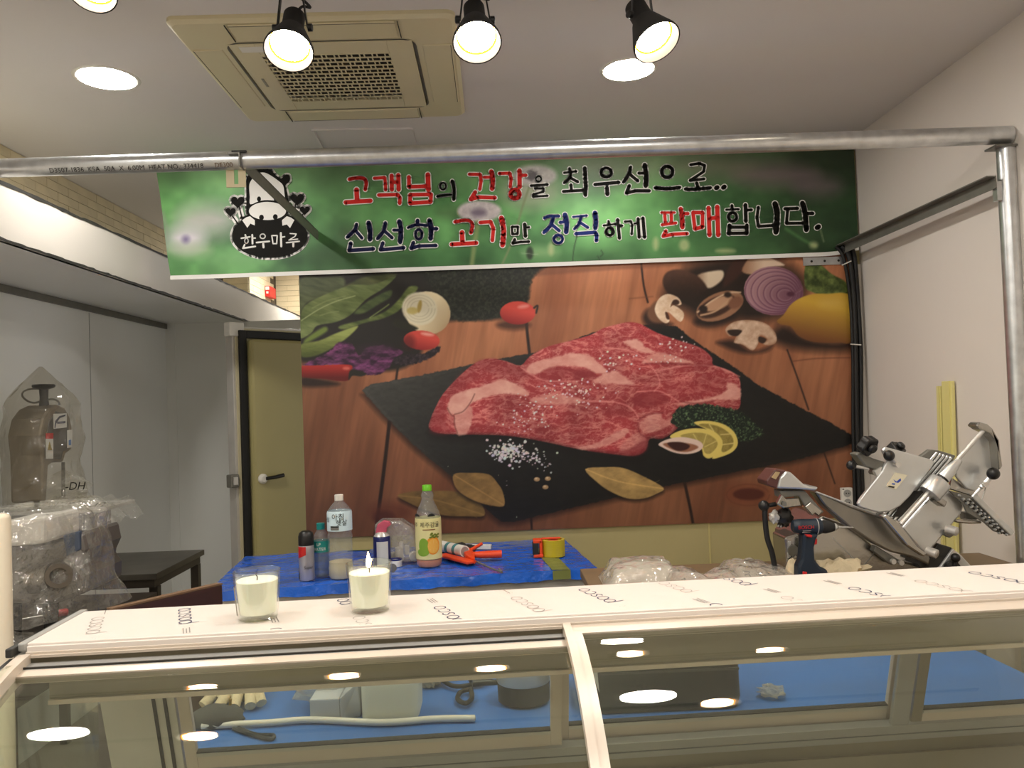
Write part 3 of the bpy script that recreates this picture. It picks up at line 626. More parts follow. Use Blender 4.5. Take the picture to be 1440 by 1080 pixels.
# ================================================================== banner
def paint_banner(x, y):
    p = Paint(x, y)
    n = fbm(x*.012, y*.016, 100, 4); n2 = fbm(x*.03, y*.02, 101, 3)
    c = mixc((44, 84, 46), (112, 176, 102), n*1.7-.35)
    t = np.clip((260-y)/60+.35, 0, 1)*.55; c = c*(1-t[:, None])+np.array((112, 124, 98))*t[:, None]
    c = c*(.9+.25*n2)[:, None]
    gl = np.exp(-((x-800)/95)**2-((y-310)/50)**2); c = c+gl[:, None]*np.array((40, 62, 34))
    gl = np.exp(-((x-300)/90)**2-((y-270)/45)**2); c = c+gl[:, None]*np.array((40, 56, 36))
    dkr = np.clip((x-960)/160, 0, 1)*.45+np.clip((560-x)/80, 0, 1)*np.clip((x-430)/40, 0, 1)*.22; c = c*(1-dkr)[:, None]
    p.C[:] = c
    for a, b, rx, ry, cc, o_ in ((290, 310, 40, 22, (206, 196, 200), .8), (262, 335, 26, 16, (224, 214, 226), .9), (268, 352, 30, 10, (206, 204, 186), .5), (1090, 246, 60, 17, (132, 112, 116), .75), (1150, 262, 34, 16, (124, 106, 112), .7), (1000, 235, 60, 16, (128, 122, 104), .6), (520, 330, 40, 12, (66, 60, 44), .3), (640, 300, 26, 10, (60, 72, 46), .4), (870, 235, 70, 22, (150, 152, 128), .5), (745, 270, 36, 20, (186, 180, 160), .8), (500, 360, 80, 14, (52, 84, 46), .5), (760, 355, 26, 8, (150, 190, 130), .6), (330, 365, 50, 12, (120, 172, 112), .4)):
        p.oval(a, b, rx, ry, cc, soft=min(rx, ry)*1.6, op=o_)
    p.oval(262, 337, 5, 5, (120, 108, 150), soft=8, op=.9)
    fl = lambda X, Y, d: mixc((214, 206, 204), (178, 168, 170), fbm(X*.25, Y*.25, 103)*1.3-.2)
    p.oval(674, 297, 31, 15, fl, soft=5); p.oval(673, 299, 11, 6, (112, 98, 116), soft=8, op=.85)
    p.oval(752, 247, 31, 15, fl, soft=7, op=.9); p.oval(748, 247, 8, 7, (88, 82, 84), soft=5, rag=3, op=.9)
    p.line([(744, 264), (735, 290), (722, 335), (706, 372)], 3, (126, 140, 96), 2.5, .8); p.line([(672, 312), (668, 340), (663, 375)], 6, (150, 160, 100), 4, .7)
    p.line([(812, 330), (807, 350), (805, 372)], 1.4, (42, 66, 40), 1.4, .9); p.line([(1105, 322), (1130, 338), (1146, 346)], 4, (96, 150, 84), 4, .6); p.line([(1152, 318), (1158, 340)], 2, (150, 160, 120), 2, .6)
    p.oval(745, 356, 5, 9, (34, 44, 30), soft=4, op=.9); p.line([(733, 356), (757, 358)], 1, (170, 190, 160), 1.5, .6)
    for a, b, rx, ry in ((922, 343, 4, 9), (962, 345, 7, 8), (1144, 345, 6, 5), (1020, 353, 14, 3), (775, 350, 4, 9)): p.oval(a, b, rx, ry, (206, 206, 150), soft=6, op=.65)
    for a, b in ((845, 352), (840, 360)): p.line([(a, b), (a+3, b+5), (a-1, b+9)], 1.2, (40, 60, 36), 1.2, .9)
    # fold shading put into the print colour at the loose end
    p.line([(228, 300), (236, 330), (233, 360)], 6, (150, 156, 146), 6, .6)
    # white hem
    return p.C
bz1 = CEIL-.012
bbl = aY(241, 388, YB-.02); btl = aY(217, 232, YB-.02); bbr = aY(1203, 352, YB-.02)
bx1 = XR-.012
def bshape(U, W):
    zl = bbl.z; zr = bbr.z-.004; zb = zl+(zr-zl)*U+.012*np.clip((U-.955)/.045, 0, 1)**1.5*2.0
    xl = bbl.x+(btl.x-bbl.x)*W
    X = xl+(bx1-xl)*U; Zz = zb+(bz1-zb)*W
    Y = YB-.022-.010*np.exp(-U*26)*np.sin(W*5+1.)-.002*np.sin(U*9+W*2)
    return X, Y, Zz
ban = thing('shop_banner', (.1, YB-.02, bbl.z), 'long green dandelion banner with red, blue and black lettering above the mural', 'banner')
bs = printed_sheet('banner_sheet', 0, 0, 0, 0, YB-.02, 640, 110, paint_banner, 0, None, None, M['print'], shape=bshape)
bs.parent = ban; bs.location = Vector(bs.location)-Vector(ban.location)
M['hem'] = mat('banner_white_edge', (232, 230, 224), .4)
def hemfn(u, v):
    X, Y, Zz = bshape(np.array(u), np.array(0.)); return (float(X), float(Y)-.002, float(Zz)-.001-.019*v)
hm = MB(); hm.grid(hemfn, 60, 1); hm.build('white_hem', M['hem'], ban, solid=.0015)
def bw(d):
    return lambda x, y: aY(x, y, YB-.026-d)
letters = []   # (colour, stroke points, width) in picture units
def LT(c, ox, oy, s, items):
    for it in items:
        if it[0] == 'o': P = ell(*it[1:5], 22); w = it[5]; cl = True
        elif it[0] == 'c': P = it[1]; w = it[2]; cl = True
        else: P = spline(it[0], 4, False) if len(it[0]) > 2 and len(it) < 3 else it[0]; w = it[1]; cl = False
        letters.append((c, [(ox+a/s, oy+b/s) for a, b in P], w/s, cl))
A_ = (475, 225, 7.2); B_ = (625, 220, 7.2); C_ = (755, 215, 7.2); D_ = (900, 210, 7.2); E_ = (1000, 210, 6.17)
LT('r', *A_, [([(115,195),(190,182),(262,188),(288,230),(278,300)],34), ([(190,300),(195,410)],48), ([(78,428),(332,412)],42),
  ([(370,185),(476,178),(482,240),(484,303)],32,1), ([(545,158),(548,300)],42), ([(612,152),(616,300)],42), ([(548,225),(610,225)],36), ([(415,355),(605,350),(630,382),(627,438)],36,1),
  ([(720,172),(722,272),(890,266)],38,1), ([(912,148),(918,300)],48), ('c',[(732,352),(945,348),(940,424),(732,438)],38)])
LT('k', *A_, [('o',1065,265,29,36,16), ([(1005,370),(1060,358),(1150,350)],20), ([(1158,212),(1178,300),(1174,400)],32)])
LT('n', *A_, [([(190,650),(168,712),(95,782)],32), ([(178,712),(244,790)],32), ([(312,635),(328,720),(325,805)],44), ([(132,842),(116,916),(360,900)],38,1),
  ([(482,635),(462,722),(402,796)],32), ([(470,716),(550,788)],32), ([(566,710),(630,710)],30), ([(622,620),(640,720),(632,832)],42), ([(456,840),(432,910),(668,888)],36,1),
  ([(808,612),(808,650)],38), ([(712,686),(800,656),(902,664)],26), ('o',820,752,34,48,24), ([(926,610),(946,700),(940,798)],42), ([(950,696),(1002,696)],34), ([(766,834),(742,896),(820,870),(994,866)],34,1)])
LT('r', *B_, [([(252,180),(362,182),(372,240),(358,333)],32,1), ([(402,210),(470,210)],30), ([(474,152),(490,240),(482,328)],44), ([(312,360),(265,436),(340,412),(512,418)],38,1),
  ([(556,172),(662,170),(676,225),(666,308)],32,1), ([(760,142),(762,308)],44), ([(770,190),(826,190)],32), ('o',715,380,46,44,42),
  ([(105,662),(200,646),(262,656),(284,700),(268,774)],32), ([(178,768),(183,872)],46), ([(72,890),(324,876)],40), ([(362,668),(468,660),(496,730),(486,850)],36,1), ([(576,622),(600,750),(588,898)],48)])
LT('k', *B_, [('o',953,228,27,27,14), ([(876,296),(1044,284)],26), ([(916,326),(1004,324),(1002,358),(900,382),(896,408),(1044,398)],22,1),
  ('c',[(684,712),(744,710),(742,784),(686,786)],22), ([(812,686),(820,808)],34), ([(830,720),(860,716)],20), ([(712,838),(690,880),(770,866),(856,862)],26,1)])
LT('k', *C_, [([(330,156),(336,192)],26), ([(276,202),(400,186)],24), ([(344,200),(325,262),(276,304)],26), ([(336,250),(414,294)],28), ([(344,322),(350,380)],30), ([(268,390),(470,378)],30), ([(485,152),(494,300),(492,428)],36),
  ('o',702,198,52,46,28), ([(588,320),(830,298)],34), ([(710,352),(714,418)],40), ([(950,142),(928,220),(876,296)],30), ([(940,216),(1022,284)],32), ([(1032,205),(1090,205)],30), ([(1092,122),(1106,230),(1102,334)],44), ([(936,332),(906,406),(1000,384),(1138,384)],34,1)])
LT('b', *C_, [([(76,662),(122,642),(224,640)],26), ([(166,652),(138,738),(70,806)],32), ([(152,726),(226,788)],32), ([(234,704),(290,696)],30), ([(284,626),(302,720),(296,800)],46), ('o',217,872,44,40,26),
  ([(366,648),(506,635)],20), ([(446,645),(426,716),(380,770)],26), ([(430,700),(516,756)],28), ([(588,606),(598,690),(592,760)],44), ([(396,818),(590,804),(606,830),(602,888)],36,1)])
LT('k', *C_, [([(724,690),(730,722)],22), ([(676,736),(796,720)],20), ('o',737,796,36,38,24), ([(818,676),(836,864)],32), ([(842,740),(866,736)],20), ([(890,696),(952,692),(966,740),(960,824)],22,1), ([(988,716),(1024,710)],18), ([(1024,666),(1036,854)],32), ([(1074,660),(1090,854)],34)])
LT('k', *D_, [('o',275,228,56,57,32), ([(152,390),(270,400),(404,384)],32), ([(512,156),(600,142),(655,162),(644,226),(506,316),(650,300)],28,1), ([(574,340),(586,386)],32), ([(458,402),(560,404),(714,388)],32), ([(770,392),(784,384)],44), ([(842,388),(856,378)],44)])
LT('r', *D_, [([(216,640),(350,640)],24), ([(250,645),(256,742)],32), ([(316,645),(318,742)],32), ([(222,764),(364,745)],28), ([(412,602),(426,690),(430,790)],42), ([(440,652),(486,650)],32), ([(262,826),(234,880),(330,860),(478,852)],34,1),
  ('c',[(536,640),(634,640),(632,786),(556,806)],36), ([(694,592),(704,868)],42), ([(782,582),(792,868)],44), ([(705,700),(785,690)],36)])
LT('k', *D_, [([(930,568),(936,602)],28), ([(872,612),(1000,605)],22), ('o',937,684,42,42,26), ([(1068,562),(1072,728)],38), ([(1080,616),(1130,612)],28), ([(906,768),(898,854)],36), ([(1082,768),(1082,850)],36), ([(906,788),(1080,788)],34), ([(900,850),(1082,848)],34)])
LT('k', *E_, [([(410,502),(398,590),(410,668),(540,660)],26,1), ([(554,472),(574,560),(562,718)],46), ([(640,516),(750,512)],28), ([(664,520),(654,642),(800,640)],26,1), ([(792,466),(816,560),(826,698)],42), ([(828,556),(882,556)],30), ([(918,680),(934,670)],40)])
cols = {'r': mat('banner_red', (206, 44, 40), .55, spec=.15), 'k': mat('banner_black', (20, 19, 15), .6, spec=.12), 'n': mat('banner_navy', (24, 26, 62), .55, spec=.15), 'b': mat('banner_blue', (30, 46, 118), .55, spec=.15)}
om = MB()
for c, P, w, cl in letters: stroke(om, P, w+2.6, bw(.0008), 10, cl)
om.build('lettering_outline', M['hem'], ban, fix=False)
def dense(P, cl):
    o_ = []
    for (x0, y0), (x1, y1) in zip(P, P[1:]+(P[:1] if cl else [])):
        k = max(1, int(math.hypot(x1-x0, y1-y0)/1.)); o_ += [(x0+(x1-x0)*j/k, y0+(y1-y0)*j/k) for j in range(k)]
    return np.array(o_+[P[-1]])
for c in cols:      # every separate inked shape is a part of its own
    st = [(dense(P, cl), P, w, cl) for cc, P, w, cl in letters if cc == c]; gid = list(range(len(st)))
    for i in range(len(st)):
        for j in range(i):
            if gid[i] != gid[j] and np.sqrt(((st[i][0][:, None]-st[j][0][None])**2).sum(-1)).min() < (st[i][2]+st[j][2])/2+.4:
                g0, g1 = gid[i], gid[j]; gid = [g1 if g == g0 else g for g in gid]
    for g in sorted(set(gid)):
        lm = MB()
        for k, (D_0, P, w, cl) in enumerate(st):
            if gid[k] == g: stroke(lm, P, w, bw(.0016), 10, cl)
        lm.build('letter', cols[c], ban, fix=False)
# emblem: cow looking over a black oval
def em(d): return lambda x, y: aY(310+x/7.713, 235+y/7.713, YB-.026-d)
def fill(mb, P, d): mb.f(*[mb.v(em(d)(x, y)) for x, y in P])
def heart(cx, cy, s): 
    o_ = []
    for k in range(28):
        t = 2*math.pi*k/28; o_.append((cx+s/16*16*math.sin(t)**3, cy-s/16*(13*math.cos(t)-5*math.cos(2*t)-2*math.cos(3*t)-math.cos(4*t))))
    return o_
headP = spline([(282,150),(286,330),(288,480),(330,550),(420,580),(510,590),(610,580),(690,550),(732,480),(726,300),(702,200),(748,150),(745,92),(705,88),(655,128),(590,82),(540,30),(420,20),(330,60),(300,100)], 3)
ovalP = ell(535, 745, 410, 240, 48)
hearts = [heart(187, 376, 74), heart(110, 486, 56), heart(832, 346, 74), heart(914, 468, 56)]
stems = [([(205, 430), (235, 560)], 14), ([(130, 530), (190, 615)], 14), ([(815, 400), (790, 560)], 14), ([(895, 510), (850, 600)], 14)]
wm = MB()
def grow(P, g): 
    cx = sum(a for a, b in P)/len(P); cy = sum(b for a, b in P)/len(P); return P
for P in [headP, ovalP]+hearts: fill(wm, P, .0006); stroke(wm, P, 46, em(.0006), 8, True)
for P, w in stems: stroke(wm, P, 60, em(.0006), 8)
wm.build('emblem_backing', M['hem'], ban, fix=False)
km = MB()
fill(km, ovalP, .0010); fill(km, headP, .00115); stroke(km, headP, 8, em(.0012), 6, True)
for P in hearts: fill(km, P, .00125)
for P, w in stems: stroke(km, P, w, em(.0012), 6)
fill(km, [(215, 600), (235, 545), (320, 505), (420, 560), (640, 560), (720, 505), (820, 560), (850, 640), (535, 760)], .00135)
km.build('emblem', cols['k'], ban, fix=False)
wm2 = MB()
fill(wm2, spline([(312,210),(318,320),(324,404),(420,368),(510,358),(610,368),(696,400),(694,290),(680,200),(630,150),(560,100),(480,60),(400,70),(330,150)], 3), .0018)
fill(wm2, ell(510, 476, 202, 98, 36), .0018)
fill(wm2, [(235,575),(280,545),(320,532),(372,575),(372,632),(325,612),(292,658)], .0018); fill(wm2, [(668,575),(720,532),(765,548),(802,575),(755,660),(720,622),(672,636)], .0018)
for P, w in (([(270,735),(275,756)],18), ([(226,772),(320,756)],16), ([(345,735),(348,830)],20), ([(350,770),(378,770)],16), ([(262,842),(244,880),(378,860)],18), ([(392,818),(530,805)],18), ([(463,820),(467,870)],22), ([(655,715),(660,860)],22), ([(665,760),(695,755)],16), ([(755,720),(822,725),(808,752),(742,792),(838,780)],12), ([(716,820),(855,805)],16), ([(790,815),(790,860)],22)): stroke(wm2, P, w, em(.0018), 8)
stroke(wm2, ell(282, 800, 19, 28, 16), 12, em(.0018), 6, True); stroke(wm2, ell(458, 750, 28, 25, 16), 13, em(.0018), 6, True); stroke(wm2, [(557,742),(615,742),(610,830),(570,830)], 14, em(.0018), 6, True)
emf = wm2.build('emblem_face', M['hem'], ban, fix=False)
for nm_, q in (('nostril', (445, 546, 26, 30)), ('nostril', (595, 540, 26, 30)), ('eye', (418, 346, 22, 28)), ('eye', (600, 346, 22, 28))):
    km2 = MB(); fill(km2, ell(*q, 18), .0022); km2.build('emblem_'+nm_, cols['k'], emf, fix=False)

# ================================================================== ceiling air conditioner
ax0, ax1, ay0, ay1 = -.978, -.080, 2.449, 3.320
acx, acy = (ax0+ax1)/2, (ay0+ay1)/2
ac = thing('ceiling_air_conditioner', (acx, acy, CEIL), 'square yellowed cassette air conditioner with lattice grille in the ceiling', 'air conditioner')
hw, hd = (ax1-ax0)/2, (ay1-ay0)/2
def rr(hx, hy, r, z, n=5):
    P = []
    for sx, sy, a in ((1,1,0),(-1,1,90),(-1,-1,180),(1,-1,270)):
        for k in range(n+1): t = R(a+90*k/n); P.append((acx+sx*(hx-r)+r*math.cos(t), acy+sy*(hy-r)+r*math.sin(t), z))
    return P
def loop_band(mb, P, Q):
    a = [mb.v(p) for p in P]; b = [mb.v(p) for p in Q]; n = len(P)
    for k in range(n): mb.f(a[k], a[(k+1) % n], b[(k+1) % n], b[k])
m = MB(); loop_band(m, rr(hw, hd, .03, CEIL), rr(hw, hd, .03, CEIL-.012)); loop_band(m, rr(hw, hd, .03, CEIL-.012), rr(hw-.012, hd-.012, .03, CEIL-.022)); loop_band(m, rr(hw-.012, hd-.012, .03, CEIL-.022), rr(.309, .299, .05, CEIL-.026)); loop_band(m, rr(.309, .299, .05, CEIL-.026), rr(.308, .298, .05, CEIL-.004))
m.build('frame', M['acpl'], ac, smooth=35)
m = MB(); loop_band(m, rr(.312, .302, .05, CEIL-.0275), rr(.305, .295, .045, CEIL-.0275)); m.build('gap_seal', mat('seal_grey', (92, 88, 78), .6), ac, fix=False)
# grille plate with an opening
gx0, gx1, gy0, gy1 = acx-.215, acx+.215, acy-.205, acy+.205
m = MB(); z = CEIL-.029
outer = rr(.304, .294, .045, z); 
m.box(acx-.30, gx0, acy-.29, acy+.29, z, z+.012); m.box(gx1, acx+.30, acy-.29, acy+.29, z, z+.012); m.box(gx0, gx1, acy-.29, gy0, z, z+.012); m.box(gx0, gx1, gy1, acy+.29, z, z+.012)
m.build('grille_plate', M['acpl'], ac, bevel=.002)
MB().box(gx0, gx1, gy0, gy1, CEIL-.008, CEIL-.004).build('filter_box', M['acdark'], ac)  # dark plate: the shade behind the grille holes is put into its colour
NR, NC = 13, 10
rh = (gy1-gy0)/NR; cw = (gx1-gx0)/NC
for k in range(NR+1):
    y = gy0+k*rh; MB().box(gx0, gx1, y-.0030, y+.0030, z-.0015, z+.0015).build('grille_slat', M['acpl'], ac)
for k in range(NC):
    for q in (0, 1):
        m = MB()
        for r_ in range(NR):
            xo = gx0+(k+(.18 if r_ % 2 else .62)+q*.36)*cw
            if gx0 < xo < gx1: m.box(xo-.0022, xo+.0022, gy0+r_*rh+.004, gy0+(r_+1)*rh-.004, z-.0012, z+.0014)
        m.build('grille_crossbars', M['acpl'], ac)
for sx, sy, a, b in ((0,-1,.26,.05), (0,1,.26,.05), (-1,0,.05,.25), (1,0,.05,.25)):
    cx_, cy_ = acx+sx*(hw+.312)/2, acy+sy*(hd+.302)/2
    MB().box(cx_-a, cx_+a, cy_-b, cy_+b, CEIL-.0285, CEIL-.022).build('air_flap', M['acpl'], ac, bevel=.003)
    m = MB(); 
    if sx: m.box(cx_-.001-sx*b*0+sx*.045, cx_+.001+sx*.045, cy_-b, cy_+b, CEIL-.0292, CEIL-.0285)
    else: m.box(cx_-a, cx_+a, cy_-.001+sy*.045, cy_+.001+sy*.045, CEIL-.0292, CEIL-.0285)
    m.build('flap_gap', M['acdark'], ac)
for sx in (-1, 1):
    for sy in (-1, 1):
        m = MB(); m.box(acx+sx*.268-.0012, acx+sx*.268+.0012, acy+sy*.312-0*sy if 0 else min(acy+sy*.31, acy+sy*(hd-.014)), max(acy+sy*.31, acy+sy*(hd-.014)), CEIL-.0292, CEIL-.026); m.build('corner_joint', M['acdark'], ac)
MB().box(acx-.27, acx-.262, acy-.02, acy+.05, z-.002, z+.001).build('badge', mat('badge_grey', (140, 134, 118), .4), ac)
m = MB(); m.box(acx-.27, acx-.15, acy-.275, acy-.235, z-.0012, z); m.build('sticker', M['whitepl'], ac)

# ================================================================== recessed downlights
def downlight(x, y, r, label, group):
    t = thing('downlight', (x, y, CEIL), label, 'ceiling light', group=group)
    MB().lathe([(r, -.002), (r+.012, -.004), (r+.016, 0)], 32, (x, y, CEIL), (0, 0, 1), False, False).build('trim_ring', M['whitepl'], t, smooth=60)
    m = MB(); m.lathe([(r, -.001), (r*.98, -.004), (r*.5, -.006), (.002, -.0065)], 32, (x, y, CEIL), (0, 0, 1), True, True); m.build('diffuser', M['lampw'], t, smooth=60)
downlight(-1.364, 2.895, .098, 'round white downlight in the ceiling left of the air conditioner', 'white downlights')
downlight(.545, 2.938, .093, 'round white downlight in the ceiling beside the rightmost warm spot lamp', 'white downlights')
downlight(-1.40, 1.36, .098, 'round white downlight mirrored in the left end of the show case glass', 'white downlights')
downlight(.55, 1.36, .098, 'round white downlight mirrored in the right pane of the show case glass', 'white downlights')
for x_, n_ in ((-1.40, 'left'), (.52, 'right')):  # unseen downlights added as frontal fill light
    for y_, m_ in ((.05, 'above the viewer'), (-1.4, 'behind the viewer')):
        downlight(x_, y_, .098, 'unseen round downlight, added to brighten the room, in the %s row %s' % (n_, m_), 'white downlights')
downlight(-1.38, 6.35, .11, 'round downlight behind the banner lighting the far brick wall', 'white downlights')

# ================================================================== warm spot lamps on a track
TY = 2.22
def track(y, label):
    t = thing('lighting_track', (-.3, y, CEIL), label, 'track')
    MB().box(-1.9, 1.7, y-.018, y+.018, CEIL-.022, CEIL).build('rail', M['black'], t, bevel=.002)
    MB().box(-1.92, -1.80, y-.02, y+.02, CEIL-.03, CEIL).build('power_feed', M['black'], t, bevel=.003)
track(TY-.02, 'black lighting track carrying the row of warm spot lamps'); track(1.18, 'second black lighting track over the show case')
def spotlamp(face, aim, label, ty, group='warm spot lamps'):
    """PAR spot in a funnel shade, hung in a stirrup from the track; face = lens centre"""
    c = Vector(face); a = Vector(aim).normalized(); t = thing('spot_lamp', (c.x, ty, CEIL), label, 'spot lamp', group=group)
    piv = c-a*.105
    # shade: narrow neck then flare
    MB().lathe([(.026, -.165), (.031, -.16), (.031, -.10), (.040, -.085), (.068, -.012), (.070, .0), (.066, 0), (.062, -.012), (.034, -.085)], 28, c, a, True, False).build('shade', M['matte_black'], t, smooth=40)
    MB().lathe([(.0685, -.001), (.062, -.016), (.052, -.034)], 28, c, a, False, False).build('reflector_rim', M['gold'], t, smooth=60)
    MB().lathe([(.054, -.036), (.052, -.028), (.040, -.018), (.02, -.012), (.002, -.010)], 28, c, a, True, True).build('lens', M['lampy'], t, smooth=60)
    side = a.cross(Vector((0, 0, 1))).normalized()
    top = Vector((piv.x, piv.y, CEIL-.03))
    for s_ in (-1, 1):
        MB().bar(piv+side*(s_*.043), top+side*(s_*.03), .004, .014, (0, 1, 0)).build('stirrup_arm', M['black'], t)
        MB().lathe([(.011, 0), (.011, .012), (.006, .014)], 14, piv+side*(s_*.044), side*s_).build('pivot_knob', M['black'], t, smooth=40)
    MB().bar(top+side*-.03, top+side*.03, .014, .004, (0, 0, 1)).build('stirrup_bridge', M['black'], t)
    MB().lathe([(.016, 0), (.016, CEIL-.022-top.z if CEIL-.022-top.z > .004 else .008)], 14, top, (0, 0, 1)).build('track_adapter', M['black'], t)
    q = c-a*.165
    MB().tube(spline([q, q+Vector((.02, .01, .03)), q+Vector((.045, .005, .025)), (top.x+.02, top.y, top.z-.01)], 5, False), .004, 8).build('cable', M['rubber'], t, smooth=80)
def lamp_at(px, py): return aY(px, py, TY)
spotlamp(lamp_at(406, 72), (0.0, -.50, -.86), 'warm spot lamp in front of the air conditioner grille', TY-.02)
spotlamp(lamp_at(671, 60), (.04, -.50, -.86), 'warm spot lamp just right of the air conditioner', TY-.02)
spotlamp(lamp_at(924, 60), (.28, -.42, -.86), 'warm spot lamp tilted over the right downlight', TY-.02)
spotlamp(lamp_at(128, -14), (.0, -.55, -.84), 'warm spot lamp cut by the top edge left of the others', TY-.02)
spotlamp(lamp_at(1195, 24-60), (.0, -.4, -.9), 'warm spot lamp mirrored in the glass right of the black bag', TY-.02)
spotlamp((-.88, 1.18, CEIL-.2), (0, -.1, -1), 'warm spot lamp mirrored low in the left pane', 1.18)
spotlamp((.74, 1.18, CEIL-.2), (0, -.1, -1), 'warm spot lamp mirrored low in the right pane', 1.18)

# ================================================================== steel pipe frame
PY = 2.65; PZ = 2.357; PR = .0303
fr = thing('pipe_frame', (1.735, PY, 0), 'galvanised steel pipe frame with printed crossbar, post and angle iron struts', 'pipe frame')
m = MB(); m.tube([(-2.10, PY, PZ-.006), (XR-.005, PY, PZ+.012)], PR, 28); m.build('crossbar', M['steel'], fr, smooth=60)
pxx = aY(1420, 320, PY).x
m = MB(); m.tube([(pxx, PY, .006), (pxx, PY, PZ-PR-.004)], PR*.98, 28); m.build('post', M['steel'], fr, smooth=60)
MB().box(pxx-.06, pxx+.05, PY-.05, PY+.05, 0, .006).build('base_plate', M['steel'], fr)
m = MB(); m.box(pxx-.055, XR-.004, PY-.035, PY+.03, PZ-PR-.004, PZ-PR+.002); m.box(pxx+.028, pxx+.033, PY-.05, PY-.03, PZ-.09, PZ-PR); m.build('corner_plate', M['dsteel'], fr)
sz = aY(1180, 352, YB).z; sxr = aY(1182, 352, YB).x
m = MB(); m.bar((sxr, YB-.008, sz), (sxr+.016, PY-.02, sz+.006), .004, .042); m.bar((sxr-.016, YB-.008, sz+.019), (sxr+.0, PY-.02, sz+.025), .032, .004); m.build('strut', M['dsteel'], fr)
MB().box(pxx-.045, pxx-.028, PY-.012, PY+.012, sz-.055, sz+.01).build('strut_lug', M['steel'], fr)
b0, b1 = aY(1127, 357, YB), aY(1182, 371, YB)
bk = MB().box(b0.x, b1.x+.01, YB-.020, YB-.0135, b1.z-.006, b1.z+.032).build('wall_bracket', M['steel'], fr)
for q in (.2, .52, .86):
    MB().lathe([(.006, 0), (.006, .001)], 12, (b0.x+(b1.x+.01-b0.x)*q, YB-.0195, b1.z+.013), (0, -1, 0)).build('bolt_hole', M['black'], bk)
# left strut
szl = 2.342; sxl = -.806
m = MB(); m.bar((sxl, YB-.03, szl), (sxl, PY-.045, szl+.006), .004, .045); m.bar((sxl-.018, YB-.03, szl+.02), (sxl-.018, PY-.045, szl+.026), .04, .004); m.build('strut', M['dsteel'], fr)
m = MB(); t0 = aY(327, 219, PY-.02); m.box(t0.x, t0.x+.047, PY-.03, PY-.0, PZ+PR-.006, t0.z+.008); m.build('strut_clip', M['blackedge'], fr)
# slotted hanger below the crossbar
h0, h1 = aY(318, 240, PY+.01), aY(346, 263, PY+.01); wd = h1.x-h0.x
m = MB(); y0_, y1_ = PY+.008, PY+.012
m.box(h0.x, h0.x+wd*.4, y0_, y1_, h1.z, PZ-.01); m.box(h0.x+wd*.62, h1.x, y0_, y1_, h1.z, PZ-.01); m.box(h0.x+wd*.4, h0.x+wd*.62, y0_, y1_, h1.z, h1.z+.010); m.build('slotted_hanger', M['brick'], fr)
# stencilled marking on the pipe
m = MB()
def onpipe(x0, ang):
    def fn(x, y):
        t = R(ang)+y/PR; return (x0+x, PY-(PR+.0004)*math.cos(t), PZ-.002+(PR+.0004)*math.sin(t)+ (x0+x)*.004)
    return fn
x0 = aY(172, 245, PY-.03).x
addtext(m, 'D3507-1836  KSA  50A  X  6.00M  HEAT NO.: 334418', .0222, onpipe(aY(68, 245, PY-.03).x, -34), 'LEFT')
m.build('stencil', mat('stencil_black', (46, 44, 42), .7), fr, fix=False)
m = MB(); addtext(m, 'DE300', .022, onpipe(aY(301, 240, PY-.03).x, -34), 'LEFT'); m.build('stencil', mat('stencil_brown', (110, 88, 66), .7), fr, fix=False)

# ================================================================== cables down the right edge of the mural
cb = thing('cable_bundle', (aY(1203, 500, YB-.03).x, YB-.03, .5), 'bundle of black cables strapped down the right edge of the mural', 'cable')
for k, (o1, o2) in enumerate(((-.016, 0), (-.004, -.012), (.008, .004), (.018, -.006), (.002, .012))):
    P = [aY(1180+k*3, 347, YB-.03), aY(1192+k*1.6, 362, YB-.035), aY(1200, 420, YB-.035), aY(1203, 500, YB-.035), aY(1205, 600, YB-.035), aY(1208, 700, YB-.035), aY(1212, 800, YB-.035), aY(1216, 900, YB-.035)]
    P = [Vector(p)+Vector((o1*(1+.25*math.sin(i_*1.7+k)), o2, 0)) for i_, p in enumerate(P)]
    MB().tube(spline(P, 5, False), .0085+.002*(k % 2), 10).build('cable', M['rubber'], cb, smooth=80)
for (a, b) in (((1184, 373), (1197, 367)), ((1196, 484), (1211, 485))):
    q0, q1 = aY(*a, YB-.06), aY(*b, YB-.06); MB().tube([q0, q1], .0028, 8).build('cable_tie', M['whitepl'], cb)

# double wall socket
s0, s1 = aY(1182, 686, YB-.02), aY(1199, 714, YB-.02)
so = thing('double_socket', (s0.x, YB-.02, s1.z), 'white double wall socket at the lower right corner of the mural', 'socket')
MB().box(s0.x, s1.x, YB-.03, YB-.006, s1.z-.005, s0.z).build('face_plate', M['whitepl'], so, bevel=.003)
for k in (.27, .72):
    c_ = Vector(((s0.x+s1.x)/2, YB-.0305, s0.z+(s1.z-s0.z)*k)); 
    ring_ = MB().lathe([(.018, 0), (.018, .002), (.015, .002), (.014, -.004)], 20, c_, (0, -1, 0), True, True).build('outlet_ring', M['casegrey'], so, smooth=40)
    for s_ in (-1, 1): MB().lathe([(.003, 0), (.003, .0008)], 10, c_+Vector((s_*.006, -.0022, 0)), (0, -1, 0)).build('pin_hole', M['black'], ring_)
MB().box(s0.x+.004, s0.x+.012, YB-.032, YB-.03, s0.z-.008, s0.z-.004).build('indicator', M['black'], so)

